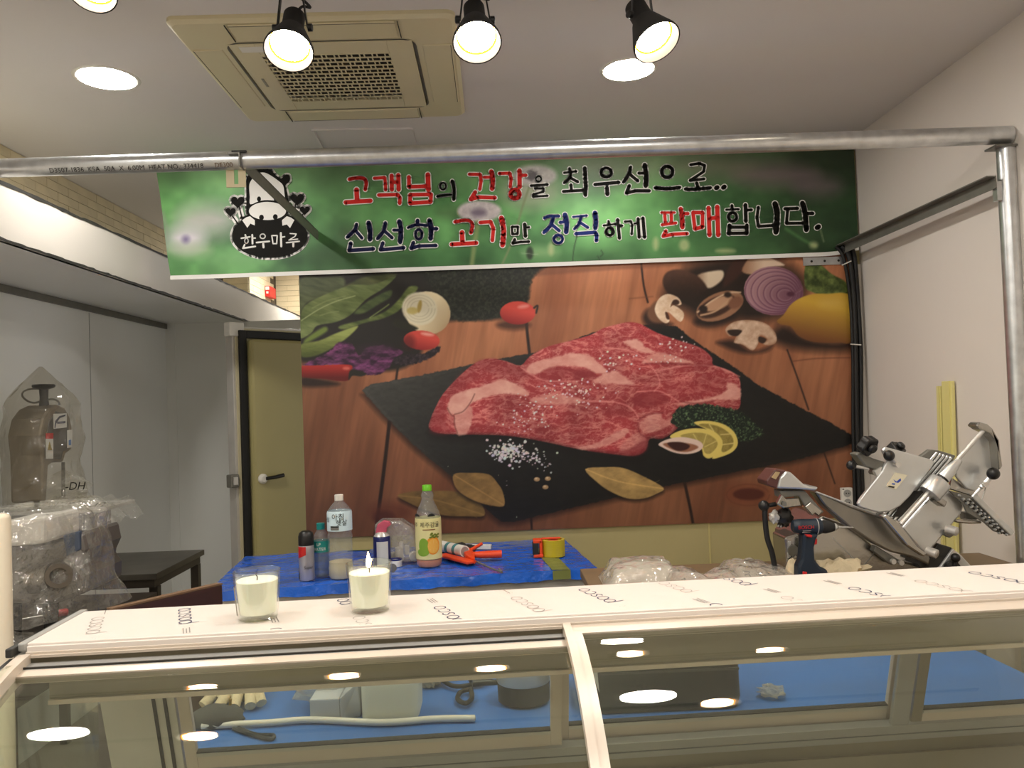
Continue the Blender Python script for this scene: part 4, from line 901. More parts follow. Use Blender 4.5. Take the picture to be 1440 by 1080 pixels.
# fire alarm box far behind
f0, f1 = aX(371, 402, XP), aX(380, 421, XP)
fa = thing('fire_alarm', (XP, (f0.y+f1.y)/2, f1.z), 'small red alarm box on the far brick pillar', 'alarm')
MB().box(XP+.006, XP+.05, f0.y, f1.y, f1.z, f0.z).build('housing', M['red'], fa, bevel=.004)
MB().box(XP+.012, XP+.044, f0.y-.004, f0.y, (f0.z+f1.z)/2+.01, f0.z-.006).build('face', M['whitepl'], fa, bevel=.002)
MB().box(XP+.02, XP+.036, f0.y-.005, f0.y, f1.z+.025, f1.z+.042).build('lamp', M['whitepl'], fa)

# pale yellow strips leaning on the right wall
for (a, b, w, lab, top) in ((1321, 1352, .018, 'narrow pale yellow edge strip leaning behind the slicer', 543), (1333, 1368, .045, 'wide pale yellow board leaning behind the slicer', 536)):
    p0 = aX(a, top, XR-.012); q = Vector((XR-.03, p0.y+.02, .001))
    t = thing('leaning_strip', (q.x, q.y, 0), lab, 'strip')
    d_ = (q-p0); n_ = Vector((0, 1, 0))
    MB().bar(p0, q, w if False else .012, w*1.6, (0, 1, 0)).build('board', M['yfoam'], t, bevel=.002)
    MB().bar(p0+Vector((-.008, -w*.5, 0)), q+Vector((-.008, -w*.5, 0)), .006, .006, (0, 1, 0)).build('ridge', M['yfoam'], t)

# ================================================================== blue covered work table at the back
TA = R(6.0); TZ = .87
tb = thing('work_table', (-1.06, 2.95, 0), 'stainless work table wrapped in shiny blue tarpaulin below the mural', 'table', rz=TA)
TM = ROOTS[tb.name]; TW, TD = 1.43, .70
def tmb(): q = MB(); q.T = TM; return q
def tarp(u, v):
    x = -.012+u*(TW+.024); y = -.012+v*(TD+.0); n = mnoise.noise(Vector((x*7, y*7, 1)))*.004+mnoise.noise(Vector((x*18+y*9, y*26, 4)))*.003
    return (x, y, TZ+n)
q = tmb(); q.grid(tarp, 90, 46)
def skirt(u, v):
    x = -.012+u*(TW+.024); p = tarp(u, 0); w = .004*math.sin(x*31)+.003*math.sin(x*77)
    return (x, -.012-.006*v-abs(w)*v*.3, p[2]*(1-v)+(TZ-.036+w*.5)*v)
q.grid(skirt, 90, 4)
def skirt2(u, v):
    y = -.012+u*TD; p = tarp(1, u); return (TW+.012+.005*v, y, p[2]*(1-v)+(TZ-.036)*v)
def skirt3(u, v):
    y = -.012+u*TD; p = tarp(0, u); return (-.012-.005*v, y, p[2]*(1-v)+(TZ-.036)*v)
q.grid(skirt2, 40, 3); q.grid(skirt3, 40, 3); q.build('tarp_cover', M['blue'], tb, smooth=50)
tmb().box(0, TW, 0, TD-.02, TZ-.075, TZ-.008).build('table_top', M['stain'], tb, bevel=.002)
for x in (.03, TW-.07):
    for y in (.03, TD-.09): tmb().box(x, x+.04, y, y+.04, 0, TZ-.075).build('leg', M['stain'], tb)
tmb().box(.05, TW-.05, .05, TD-.08, .2, .22).build('shelf', M['stain'], tb)
def lstrip(px, py, w, d): # tape strips on the tarp
    p = TM.inverted() @ aZ(px, py, TZ); return p
for (a, b, w) in (((773, 770), (783, 812), .07), ((645, 764), (642, 776), .05), ((505, 775), (506, 768), .10)):
    p0 = TM.inverted() @ aZ(*a, TZ); p1 = TM.inverted() @ aZ(*b, TZ); y0, y1 = sorted((max(p0.y, -.014), max(p1.y, -.014)))
    q = tmb(); xc = (p0.x+p1.x)/2
    q.grid(lambda u, v: (xc-w/2+u*w, y0+v*(min(y1, TD-.02)-y0), tarp((xc-w/2+u*w+.012)/(TW+.024), min(1, max(0, (y0+v*(y1-y0)+.012)/TD)))[2]+.0018), 6, 20)
    if y0 < 0.0: q.grid(lambda u, v: (xc-w/2+u*w, -.022-.004*v, TZ+.001-v*.034), 6, 2)
    q.build('tape_strip', M['olive'], tb)

M['water'] = film('water', (206, 216, 220), .06, (200, 210, 214), 1., .03, 1.33)
def onT(px, py): p = aZ(px, py, TZ); return Vector((p.x, p.y, TZ+.003))
def scale_at(p): return p.y/F_PX
# spray can, black cap, red and grey body
p = onT(432, 816); s = scale_at(p)
c1 = thing('spray_can', p, 'spray can with tall black cap and red and grey body', 'spray can')
r_ = 10.6*s; H = 67*s
MB().lathe([(r_*.92, 0), (r_, .006), (r_, H*.36), (r_, H*.60), (r_, H*.71), (r_*.97, H*.72)], 28, p).build('can', mat('can_grey', (176, 172, 176), .3, .4), c1, smooth=40)
MB().lathe([(r_*.99, H*.71), (r_*1.0, H*.72), (r_*.99, H*.90), (r_*.86, H*.97), (r_*.5, H*1.01), (.001, H*1.015)], 28, p, (0,0,1), False, True).build('cap', M['black'], c1, smooth=50)
m = MB(); m.grid(lambda u, v: (p.x+(r_+.0006)*math.cos(R(-175+u*95)), p.y+(r_+.0006)*math.sin(R(-175+u*95)), p.z+H*(.43+.10*u)+v*(H*.70-H*(.43+.10*u))), 14, 1); m.build('red_label', M['red'], c1, fix=False, smooth=180)
m = MB(); m.grid(lambda u, v: (p.x+(r_+.0006)*math.cos(R(-178+u*35)), p.y+(r_+.0006)*math.sin(R(-178+u*35)), p.z+H*(.03+.34*v*(1-u*.7))), 8, 4); m.build('dark_label', M['matte_black'], c1, fix=False, smooth=180)
m = MB(); addtext(m, 'Super', .016, oncyl(p, r_+.0009, R(-62), p.z+H*.27)); m.build('lettering', M['matte_black'], c1, fix=False)
# bottles
LAB = [None]
def disc_on(mb, fn, cx, cy, rx, ry, n=24, rings=5):
    """a flat printed disc wrapped onto a curved label"""
    R_ = [[mb.v(fn(cx+rx*k/rings*math.cos(2*math.pi*j/n), cy+ry*k/rings*math.sin(2*math.pi*j/n))) for j in range(n)] for k in range(1, rings+1)]
    c_ = mb.v(fn(cx, cy))
    for j in range(n):
        mb.f(c_, R_[0][j], R_[0][(j+1) % n])
        for k in range(rings-1): mb.f(R_[k][j], R_[k+1][j], R_[k+1][(j+1) % n], R_[k][(j+1) % n])
def bottle(name, p, prof, label, cat, cap_prof, capm, fillm=None, fill_h=0., lab=None, labm=None, ribs=None):
    t = thing(name, p, label, cat)
    MB().lathe(prof, 36, p, (0,0,1), True, False).build('bottle_body', M['pet'], t, smooth=50)
    MB().lathe(cap_prof, 24, p, (0,0,1), True, True).build('cap', capm, t, smooth=40)
    if fillm:
        fp = []
        for (r0, z0) in prof:
            if z0 <= fill_h: fp.append((max(r0-.0012, .002), z0+.0015))
        fp.append((fp[-1][0], fill_h)); MB().lathe(fp, 36, p, (0,0,1), True, True).build('contents', fillm, t, smooth=40)
    if lab: LAB[0] = MB().lathe([(r0+.0008, z0) for r0, z0 in lab], 36, p, (0,0,1), False, False).build('label', labm, t, smooth=60)
    return t
p = onT(453, 811); s = scale_at(p); r_ = 11.3*s; H = 73*s
prof = [(r_*.85, 0), (r_*.97, .006)]+[(r_*(.97 if k % 2 else .93), H*(.07+.043*k)) for k in range(9)]+[(r_, H*.48), (r_, H*.68), (r_*.95, H*.72), (r_*.7, H*.82), (r_*.42, H*.88), (r_*.42, H*.90)]
t = bottle('water_bottle', p, prof, 'small water bottle with teal cap and teal label', 'bottle', [(r_*.50, H*.89), (r_*.50, H*1.0), (r_*.46, H*1.005)], mat('teal_cap', (20, 130, 126), .4), M['water'], H*.62, [(r_, H*.47), (r_, H*.68)], mat('teal_label', (26, 128, 120), .4))
m = MB(); addtext(m, 'WATER', .017, oncyl(p, r_+.0016, R(-95), p.z+H*.53)); addtext(m, 'LP', .016, oncyl(p, r_+.0016, R(-95), p.z+H*.62)); m.build('lettering', M['whitepl'], LAB[0], fix=False)
p = onT(480, 813); s = scale_at(p); r_ = 17*s; H = 115*s
prof = [(r_*.88, 0), (r_*.99, .01), (r_*.99, H*.14)]+[(r_*(1. if k % 2 else .95), H*(.17+.045*k)) for k in range(8)]+[(r_, H*.52), (r_*.93, H*.545), (r_, H*.57), (r_, H*.78), (r_*.92, H*.82), (r_*.62, H*.88), (r_*.36, H*.92), (r_*.34, H*.935)]
milk = mat('rice_drink', (206, 190, 150), .4)
labm = mat('pale_blue_label', (206, 226, 232), .35)
t = bottle('rice_drink_bottle', p, prof, 'tall clear bottle with white cap and pale blue label, little drink left', 'bottle', [(r_*.36, H*.93), (r_*.36, H*.998), (r_*.33, H*1.0)], M['whitepl'], milk, H*.20, [(r_, H*.575), (r_, H*.785), (r_*.95, H*.81)], labm)
m = MB(); f_ = oncyl(p, r_+.0022, R(-82), p.z+H*.742); addtext(m, '아침', .027, lambda x, y: f_(x-.004, y)); f2_ = oncyl(p, r_+.0022, R(-82), p.z+H*.672); addtext(m, '햇살', .024, lambda x, y: f2_(x+.010, y)); f4_ = oncyl(p, r_+.0022, R(-150), p.z+H*.71); addtext(m, '아침', .020, lambda x, y: f4_(x, y)); m.build('lettering', cols['k'], LAB[0], fix=False)
m = MB(); f3_ = oncyl(p, r_+.0017, R(-88), p.z+H*.59); m.grid(lambda u, v: f3_(-.030+u*.034, .0+v*.010), 8, 1); m.build('print_block', mat('print_grey', (120, 118, 112), .5), LAB[0], fix=False)
m = MB(); m.grid(lambda u, v: f3_(-.030+u*.034, .0105+v*.005), 8, 1); m.build('print_block', cols['k'], LAB[0], fix=False)
# juice bottle
p = onT(604, 796); s = scale_at(p); r_ = 18*s; H = 112*s
prof = [(r_*.86, 0), (r_*.98, .008), (r_*.98, H*.10), (r_*.96, H*.12), (r_, H*.15), (r_, H*.55), (r_*.98, H*.60), (r_*.86, H*.68), (r_*.55, H*.78), (r_*.44, H*.83), (r_*.52, H*.87), (r_*.46, H*.90), (r_*.34, H*.93)]
t = bottle('juice_bottle', p, prof, 'citrus juice bottle with lime green cap and orange fruit label', 'bottle', [(r_*.37, H*.93), (r_*.37, H*.99), (r_*.34, H*1.0)], mat('lime_cap', (112, 196, 40), .4), mat('juice', (222, 132, 66), .3), H*.085, [(r_, H*.10), (r_, H*.55), (r_*.98, H*.60)], mat('pale_label', (226, 216, 150), .4))
L_ = lambda th, z: oncyl(p, r_+.0018, R(th), p.z+z)
L2_ = lambda th, z, e: oncyl(p, r_+.0018+e, R(th), p.z+z)
m = MB(); disc_on(m, L2_(-66, H*.27, 0), 0, 0, .030, .036); op_ = m.build('orange_print', mat('orange_print', (238, 148, 36), .5), LAB[0], fix=False)
m = MB(); disc_on(m, L2_(-66, H*.27, .0006), .001, -.002, .024, .029); m.build('orange_flesh', mat('orange_flesh', (240, 178, 74), .5), LAB[0], fix=False)
for k in range(8):
    a_ = k*math.pi/4; m = MB(); m.f(*[m.v(L2_(-66, H*.27, .0009)(.001+r0*math.cos(a_+d0), -.002+r0*math.sin(a_+d0))) for r0, d0 in ((.003, 0), (.022, -.03), (.022, .03))]); m.build('orange_segment', mat('orange_line', (246, 206, 130), .5), LAB[0], fix=False)
m = MB(); disc_on(m, L2_(-108, H*.27, .0002), 0, 0, .022, .030); disc_on(m, L2_(-112, H*.19, .0003), 0, 0, .026, .016); m.build('green_print', mat('leaf_print', (130, 166, 44), .5), LAB[0], fix=False)
m = MB()
for k in range(11): disc_on(m, L2_(-58, H*.40, .0005), -.018+.008*(k % 5)+.003*(k//5), -.010+.008*(k//5)+.003*(k % 2), .006, .004, 8, 2)
m.build('flower_print', mat('flower_print', (112, 122, 34), .5), LAB[0], fix=False, kind='stuff')
m = MB(); g4 = L2_(-78, H*.52, .0004); addtext(m, '제주감귤', .023, lambda x, y: g4(x, y)); g5 = L2_(-155, H*.52, .0004); addtext(m, '제주', .02, lambda x, y: g5(x, y)); m.build('lettering', mat('dark_olive_ink', (52, 40, 20), .5), LAB[0], fix=False)
m = MB(); g6 = L_(-78, H*.465); m.grid(lambda u, v: g6(-.030+u*.052, -.002+v*.004), 10, 1); m.build('small_print', mat('brown_ink', (140, 90, 50), .5), LAB[0], fix=False)
for th in (-140, -70):
    m = MB(); g7 = L_(th, H*.625); m.f(*[m.v(Vector(g7(x, y))+Vector((0, 0, 0))) for x, y in ell(0, 0, .016, .012, 12, 0, 180)]); m.build('crest_print', mat('crest_ink', (52, 50, 40), .5), LAB[0], fix=False)
# blue lubricant can with pink spray head
p = onT(538, 797); s = scale_at(p); r_ = 12*s; H = 58*s
t = thing('lubricant_can', p, 'dark blue can with white label and pink spray head', 'spray can')
MB().lathe([(r_*.95, 0), (r_, .005), (r_, H*.68), (r_*.92, H*.72), (r_*.6, H*.79), (r_*.55, H*.80)], 28, p, mis=None).build('can', mat('can_navy', (28, 34, 92), .3), t, smooth=40)
MB().lathe([(r_*.93, H*.725), (r_*.62, H*.80), (r_*.58, H*.82)], 24, p).build('shoulder', M['stain'], t, smooth=40)
m = MB(); m.prism([Vector((p.x+a*s, p.y-.012, p.z+H*.80+b*s)) for a, b in [(-8, 0), (7, 0), (8, 6), (14, 11), (12, 15), (4, 17), (-5, 12)]], (0, .024, 0)); m.build('spray_head', mat('pink_head', (196, 84, 104), .45), t, bevel=.003)
m = MB(); m.grid(lambda u, v: oncyl(p, r_+.0007, R(-80), p.z)(-.024+u*.05, H*(.05+.56*v)), 12, 1); m.build('label', mat('can_label', (206, 204, 196), .5), t, fix=False, smooth=180)
# clear bag with small white parts
p = onT(566, 792); s = scale_at(p)
t = thing('clear_parts_bag', p, 'clear plastic bag holding small white parts beside the juice bottle', 'bag')
m = MB(); prf = [(-38, 2), (-37, 30), (-36, 56), (-28, 60), (0, 59), (14, 50), (22, 40), (22, 2)]
P_ = [Vector((p.x+a*s, p.y-.03, p.z+b*s)) for a, b in prf]
m.prism(P_, (0, .10, 0)); m.build('bag', M['bag2'], t, bevel=.012)
for k, (a, b, w, h_) in enumerate(((-4, 3, 12, 18), (-1, 18, 6, 10), (6, 10, 7, 12), (-14, 3, 7, 10))):
    MB().lathe([(w*s*.5, 0), (w*s*.5, h_*s), (w*s*.3, h_*s*1.05)], 16, Vector((p.x+a*s, p.y+.01*k, p.z+b*s))).build('white_part', M['whitepl'], t, smooth=40)
pp = onT(582, 790); t2 = thing('white_cap_piece', pp, 'round white cap lying against the juice bottle', 'cap'); MB().lathe([(.020, 0), (.020, .022), (.017, .024), (.004, .024), (.003, .02)], 20, Vector((pp.x, pp.y, pp.z+.022)), (.25, -1, 0), True, True).build('cap', M['whitepl'], t2, smooth=40)
pp = onT(556, 797); t2 = thing('white_tape_roll', pp, 'small white roll with blue rim beside the blue can', 'tape'); MB().lathe([(.028, 0), (.028, .022), (.026, .024)], 24, pp, capb=True, capt=True).build('roll', M['whitepl'], t2, smooth=40); MB().lathe([(.026, .024), (.028, .030), (.022, .030), (.020, .022)], 24, pp, capb=False, capt=False).build('rim', mat('rim_navy', (40, 46, 110), .4), t2, smooth=40)
pp = onT(552, 806); t2 = thing('coin_disc', pp, 'small dark metal disc by the lit candle', 'disc'); MB().lathe([(.016, 0), (.017, .003), (.016, .006), (.006, .007)], 20, Vector((pp.x, pp.y, pp.z+.017)), (.5, -.8, .1)).build('disc', M['dsteel'], t2, smooth=40)
# caulking gun with cartridge
g0 = onT(622, 790); zz = TZ+.004
t = thing('caulking_gun', onT(650, 795), 'orange caulking gun lying with a white sealant cartridge', 'caulking gun')
def G(px, py, h=0.): q_ = aZ(px, py, TZ); return Vector((q_.x, q_.y, TZ+.005+h))
m = MB(); m.bar(G(622, 786, .012), G(664, 797, .012), .045, .012); m.build('cradle', M['orange'], t, bevel=.004)
m = MB(); m.prism([G(655, 792, .006), G(668, 797, .004), G(668, 790, .012), G(660, 785, .02), G(650, 786, .018)], (0, 0, .022)); m.build('head_block', M['orange'], t, bevel=.003)
m = MB(); m.tube([G(664, 790, .024), G(680, 790, .024), G(706, 789, .024)], [.012, .015, .016], 12); m.build('grip', M['orange'], t, smooth=50)
m = MB(); m.tube([G(662, 787, .034), G(678, 783, .05)], [.008, .007], 8); m.build('trigger', M['orange'], t, smooth=50)
m = MB(); m.tube([G(664, 792, .010), G(690, 803, .006), G(706, 808, .004)], .004, 8); m.build('push_rod', M['dsteel'], t, smooth=60)
m = MB(); m.tube([G(706, 808, .004), G(702, 806, .012)], .004, 8); m.build('rod_hook', M['dsteel'], t, smooth=60)
c0, c1_ = G(622, 781, .035), G(654, 789, .035); m = MB(); m.tube([c0, c1_], .0235, 20); m.build('cartridge', M['whitepl'], t, smooth=40)
for k in (.3, .62): q0 = c0.lerp(c1_, k); q1 = c0.lerp(c1_, k+.12); m = MB(); m.tube([q0, q1], .0239, 20, cap=False); m.build('cartridge_band', mat('teal_band', (70, 130, 132), .5), t, smooth=60)
m = MB(); m.lathe([(.019, .0), (.019, .0008)], 18, c1_, (c1_-c0)); m.build('cartridge_end', mat('end_grey', (150, 146, 142), .6), t)
# black glove-like wrap behind the gun
bgp = G(650, 779); t = thing('black_work_glove', bgp, 'black crumpled glove behind the orange caulking gun', 'glove')
m = MB(); blob(m, G(640, 779, .02), (.085, .03, .022), 3, .3, 2.5, 24, 14); blob(m, G(660, 781, .015), (.03, .025, .016), 5, .3, 2.5, 16, 10); m.build('glove', M['matte_black'], t, smooth=60)
t = thing('white_trunking', G(660, 773), 'short white plastic trunking bar behind the black glove', 'trunking')
m = MB(); m.bar(G(628, 773, .011), G(691, 774, .011), .022, .02); m.build('bar', M['whitepl'], t, bevel=.002)
m = MB(); m.bar(G(691, 774, .011), G(691.6, 774, .011), .012, .010); m.build('hollow_end', M['casegrey'], t)
# tape dispenser
p = onT(780, 785); s = scale_at(p); p = p+Vector((0, .045, 0))
t = thing('tape_dispenser', p, 'red tape dispenser with a thick roll of yellow packing tape', 'tape dispenser')
m = MB(); m.lathe([(.048, 0), (.048, .068), (.036, .068), (.036, 0)], 32, p, capb=False, capt=False); loop = None; m.build('tape_roll', mat('amber_tape', (190, 170, 40), .25, var=.05, vscale=20, stretch=(1, 1, 14)), t, smooth=40)
MB().lathe([(.0475, .066), (.0475, .0685), (.036, .0685)], 32, p, capb=False, capt=False).build('roll_edge', mat('roll_edge', (214, 190, 70), .3), t, smooth=40)
MB().lathe([(.034, .004), (.034, .060), (.020, .066), (.004, .066)], 24, p, capb=False).build('hub', M['red'], t, smooth=40)
m = MB(); m.box(p.x-.085, p.x-.046, p.y-.035, p.y+.02, p.z, p.z+.012); m.box(p.x-.085, p.x-.05, p.y-.03, p.y+.02, p.z+.058, p.z+.072); m.box(p.x-.06, p.x-.048, p.y-.03, p.y+.02, p.z+.005, p.z+.068); m.box(p.x-.05, p.x+.03, p.y-.008, p.y+.008, p.z+.070, p.z+.076); m.build('frame', M['orange'], t, bevel=.002)
m = MB(); m.box(p.x-.088, p.x-.064, p.y-.032, p.y+.022, p.z+.008, p.z+.058); m.build('brush_flap', M['matte_black'], t, bevel=.002)
# little bits on the tarp
pp = onT(509, 790); t2 = thing('metal_bits', pp, 'few small screws lying on the blue tarp behind the lit candle', 'screw')
for k, (a, b, l_) in enumerate(((505, 790, .02), (513, 789, .016), (511, 793, .014))):
    q0 = G(a, b, .003); MB().tube([q0, q0+Vector((l_, .006*(k-1), 0))], .003, 8).build('screw', M['dsteel'], t2)

# ================================================================== show case with curved front glass
CA = math.atan2(1.323-1.273, .348+.747); CZT = 1.17
cs = thing('display_case', (-.747, 1.273, 0), 'refrigerated display case with film covered white top and curved sliding glass', 'display case', rz=CA)
SM = Matrix.Translation((-.747, 1.273, CZT)) @ Matrix.Rotation(CA, 4, 'Z')
def cmb(): q = MB(); q.T = SM; return q
CL = 1.98; CD = .195
def gprof(s_, off=0.):
    """front profile: arc starting nearly flat under the top and bending down; off = distance under the outer face"""
    t0, Rr = R(5.5), .40; t = t0+s_/Rr
    y = -.004-Rr*(math.sin(t)-math.sin(t0)); z_ = -.016-Rr*(math.cos(t0)-math.cos(t))
    return (y+off*math.sin(t), z_-off*math.cos(t))
SMAX = .40
top = cmb().box(0, CL, 0, CD, -.010, 0).build('top_panel', M['pfilm'], cs, bevel=.0012)
cmb().box(.004, CL, -.004, .002, -.013, -.004).build('film_edge', M['pfilm'], cs, bevel=.001)
cmb().box(.003, CL, -.006, .01, -.017, -.012).build('front_lip', M['case'], cs, bevel=.001)
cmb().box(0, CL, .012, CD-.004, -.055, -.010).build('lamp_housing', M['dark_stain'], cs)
cmb().box(-.010, .004, -.004, CD+.01, -.012, .002).build('end_edge', M['casegrey'], cs, bevel=.003)
cmb().box(-.020, -.009, -.02, CD+.012, -.016, -.002).build('end_seal', M['casedark'], cs, bevel=.002)
def strip(lx0, lx1, s0, s1, o0, o1, n=None):
    """bar that follows the front profile"""
    n = n or max(2, int((s1-s0)/.02)); q = cmb(); rows = []
    for k in range(n+1):
        s_ = s0+(s1-s0)*k/n; a, b = gprof(s_, o0); c, d = gprof(s_, o1)
        rows.append([q.v((lx0, a, b)), q.v((lx1, a, b)), q.v((lx1, c, d)), q.v((lx0, c, d))])
    for A, B in zip(rows[:-1], rows[1:]):
        for j in range(4): q.f(A[j], A[(j+1) % 4], B[(j+1) % 4], B[j])
    q.f(*rows[0]); q.f(*rows[-1][::-1]); return q
LXS = .846
# right (outer) pane
strip(LXS, CL, .0, .034, .0, .012).build('pane_rail', M['case'], cs, smooth=30)
strip(LXS, CL, .034, .036, .002, .010).build('pane_seal', M['dark_stain'], cs, smooth=30)
strip(LXS, LXS+.013, .0, SMAX, -.004, .012).build('pane_stile', M['case'], cs, smooth=30)
strip(LXS+.0135, LXS+.027, .028, SMAX, -.001, .012).build('pane_stile', M['case'], cs, smooth=30)
strip(LXS+.02, CL, .03, SMAX, .004, .008, 40).build('glass_pane', M['caseglass'], cs, smooth=30)
# left (inner) pane in its channel
strip(.006, LXS, .0, .006, .0, .004).build('channel_lip', M['case'], cs, smooth=30)
strip(.004, LXS, .005, .030, .012, .018).build('channel', M['casegrey'], cs, smooth=30)
strip(.006, LXS, .026, .028, .009, .015).build('channel_line', M['casedark'], cs, smooth=30)
strip(.010, LXS+.02, .030, .050, .012, .024).build('pane_rail', M['case'], cs, smooth=30)
strip(.010, LXS+.02, .050, .0515, .014, .022).build('pane_seal', M['dark_stain'], cs, smooth=30)
strip(.012, LXS+.02, .046, SMAX, .017, .021, 40).build('glass_pane', M['caseglass'], cs, smooth=30)
strip(-.006, .012, .004, SMAX, -.002, .03).build('end_frame', M['case'], cs, smooth=30)
strip(-.020, -.006, .004, SMAX, .004, .034).build('end_seal', M['casedark'], cs, smooth=30)
# inner header and rear sliding doors leaning outwards at the bottom
HY, HZ = .055, -.055
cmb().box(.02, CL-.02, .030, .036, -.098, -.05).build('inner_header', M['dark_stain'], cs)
cmb().box(.02, CL-.02, .024, .040, -.106, -.098).build('header_edge', M['case'], cs, bevel=.001)
LEAN = R(17)
def rear(q, lx0, lx1, d0, d1, o0, o1):
    """box on the leaning rear plane: d down the slope, o behind it"""
    cl, sl = math.cos(LEAN), math.sin(LEAN)
    f = lambda x, d, o: (x, CD-.022+d*sl+o*cl, -.055-d*cl+o*sl)
    i = [q.v(f(x, d, o)) for o in (o0, o1) for x, d in ((lx0, d0), (lx1, d0), (lx1, d1), (lx0, d1))]
    for a in ((0,1,2,3),(7,6,5,4),(0,4,5,1),(1,5,6,2),(2,6,7,3),(3,7,4,0)): q.f(*[i[k] for k in a])
    return q
def rdoor(lx0, lx1, dt, db, o, fm, gm):
    W_ = .022
    rear(cmb(), lx0, lx0+W_, dt, db, o, o+.012).build('rear_door_stile', fm, cs, bevel=.001); rear(cmb(), lx1-W_, lx1, dt, db, o, o+.012).build('rear_door_stile', fm, cs, bevel=.001)
    rear(cmb(), lx0+W_, lx1-W_, db-.028, db, o, o+.012).build('rear_door_rail', M['case'], cs, bevel=.001)
    rear(cmb(), lx0+W_, lx1-W_, db-.035, db-.028, o-.002, o+.012).build('rear_door_bead', M['stain'], cs)
    rear(cmb(), lx0+W_, lx1-W_, db-.037, db-.035, o-.0005, o+.011).build('rear_door_gasket', M['casedark'], cs)
    rear(cmb(), lx0+W_-.004, lx1-W_+.004, dt, db-.03, o+.005, o+.008).build('rear_door_glass', M['glass'], cs)
rdoor(.155, .868, .02, .278, 0, M['case'], 0); rdoor(.862, 1.555, .02, .284, .018, M['case'], 0); rdoor(1.575, CL-.02, .02, .285, 0, M['dark_stain'], 0)
rear(cmb(), 1.53, 1.567, .0, .285, -.006, .004).build('rear_post', M['casegrey'], cs, bevel=.002)
rear(cmb(), .02, .152, .0, .33, -.002, .012).build('end_panel', M['stain'], cs, bevel=.001)
for x in (.112, .132): rear(cmb(), x, x+.006, .0, .33, -.004, 0).build('end_panel_groove', M['casedark'], cs)
for d0, d1, mm in ((.277, .296, M['casegrey']), (.296, .299, M['casedark']), (.299, .312, M['casegrey']), (.312, .314, M['casedark']), (.314, .36, M['dark_stain'])):
    rear(cmb(), .152, CL-.02, d0, d1, -.008 if mm is M['casegrey'] else -.003, .012).build('rear_sill' if mm is not M['casedark'] else 'rear_sill_groove', mm, cs)
cmb().box(.02, CL-.02, .262, .28, -.52, -.385).build('rear_panel', M['dark_stain'], cs)
# lower body, shelf and plinth
yb_ = CD+.085
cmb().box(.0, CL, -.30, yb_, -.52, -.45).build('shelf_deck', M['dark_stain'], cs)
cmb().box(.0, CL, -.32, yb_+.01, -1.08, -.52).build('base_cabinet', M['white'], cs, bevel=.004)
cmb().box(.03, CL-.03, -.29, yb_-.02, -1.17, -1.08).build('plinth', M['matte_black'], cs)
cmb().box(-.004, .004, -.32, CD+.04, -.46, -.02).build('end_glass', M['caseglass'], cs)
m = cmb()
for r_ in range(3):
    for k in range(40): m.box(1.0+k*.022+(r_ % 2)*.011, 1.014+k*.022+(r_ % 2)*.011, .06+r_*.012, .064+r_*.012, -.4502, -.4495)
m.build('vent_slots', M['casedark'], cs)
# print on the protective film
FA = R(19.4)
def onfilm(lx, ly): return lambda a, b: SM @ Vector((lx-a*math.sin(FA)-b*math.cos(FA), ly+a*math.cos(FA)-b*math.sin(FA), .0006))
def pword(mb, lx, ly, w, wd=.0016):
    """the maker's word, reading away from the viewer; letter tops towards the left end"""
    h_ = w/5.1; fn = onfilm(lx, ly)
    cx_ = [h_*1.03*k for k in range(5)]; rr_ = h_*.44
    for k, ch in enumerate('posco'):
        c0_ = cx_[k]
        if ch == 'o' or ch == 'p': stroke(mb, ell(c0_, 0, rr_, rr_, 18), wd, fn, 5, True)
        if ch == 'p': stroke(mb, [(c0_-rr_, rr_), (c0_-rr_, -rr_*2.1)], wd, fn, 5)
        if ch == 'c': stroke(mb, ell(c0_, 0, rr_, rr_, 14, 50, 310), wd, fn, 5)
        if ch == 's': stroke(mb, spline([(c0_+rr_*.7, rr_*.75), (c0_, rr_), (c0_-rr_*.6, rr_*.5), (c0_, 0), (c0_+rr_*.6, -rr_*.5), (c0_, -rr_), (c0_-rr_*.7, -rr_*.75)], 3, False), wd, fn, 5)
def toL(px, py): return SM.inverted() @ aZ(px, py, CZT)
ink = MB(); faint = MB(); small = MB()
class Clip: pass
def clip_y(mb, y0, y1):
    keepF = []; inv = SM.inverted()
    L2 = [inv @ v for v in mb.V]
    for q in mb.F:
        if all(y0 < L2[k].y < y1 and .004 < L2[k].x < CL-.004 for k in q): keepF.append(q)
    mb.F = keepF; mb.M = [0]*len(keepF)
PW = .114; LASTO = PW/5.1*1.03*4
def place_word(mb, px, py, last, wd):
    q = toL(px, py); lx, ly = q.x, q.y
    if last: lx += LASTO*math.sin(FA); ly -= LASTO*math.cos(FA)
    pword(mb, lx, ly, PW, wd)
for (px, py, last) in ((260.7, 875, 0), (387, 886, 1), (486, 848, 0), (643.7, 872.5, 0), (857.5, 845, 0), (1048, 821, 0), (1007, 851, 1), (1263.7, 843.7, 0), (1371, 806, 1)): place_word(ink, px, py, last, .0019)
for (px, py, last) in ((131, 889, 0), (505, 869, 1), (757.5, 858, 0), (965, 831, 0), (1107, 841, 1), (1361, 832.5, 0)): place_word(faint, px, py, last, .0015)
for (px, py) in ((147, 861), (261, 887), (385, 872), (132, 901), (607, 845), (711, 832), (772, 868), (882, 856), (985, 845), (1085, 831), (1170, 819), (1259, 808), (1390, 840)):
    q = toL(px, py)
    for k in range(3): stroke(small, [(-.017, k*.0048-.006), (.017, k*.0048-.006)] if k != 1 else [(-.017, -.0012), (.012, -.0012)], .0016, onfilm(q.x, q.y), 4)
for mbx in (ink, faint, small): clip_y(mbx, .003, CD-.003)
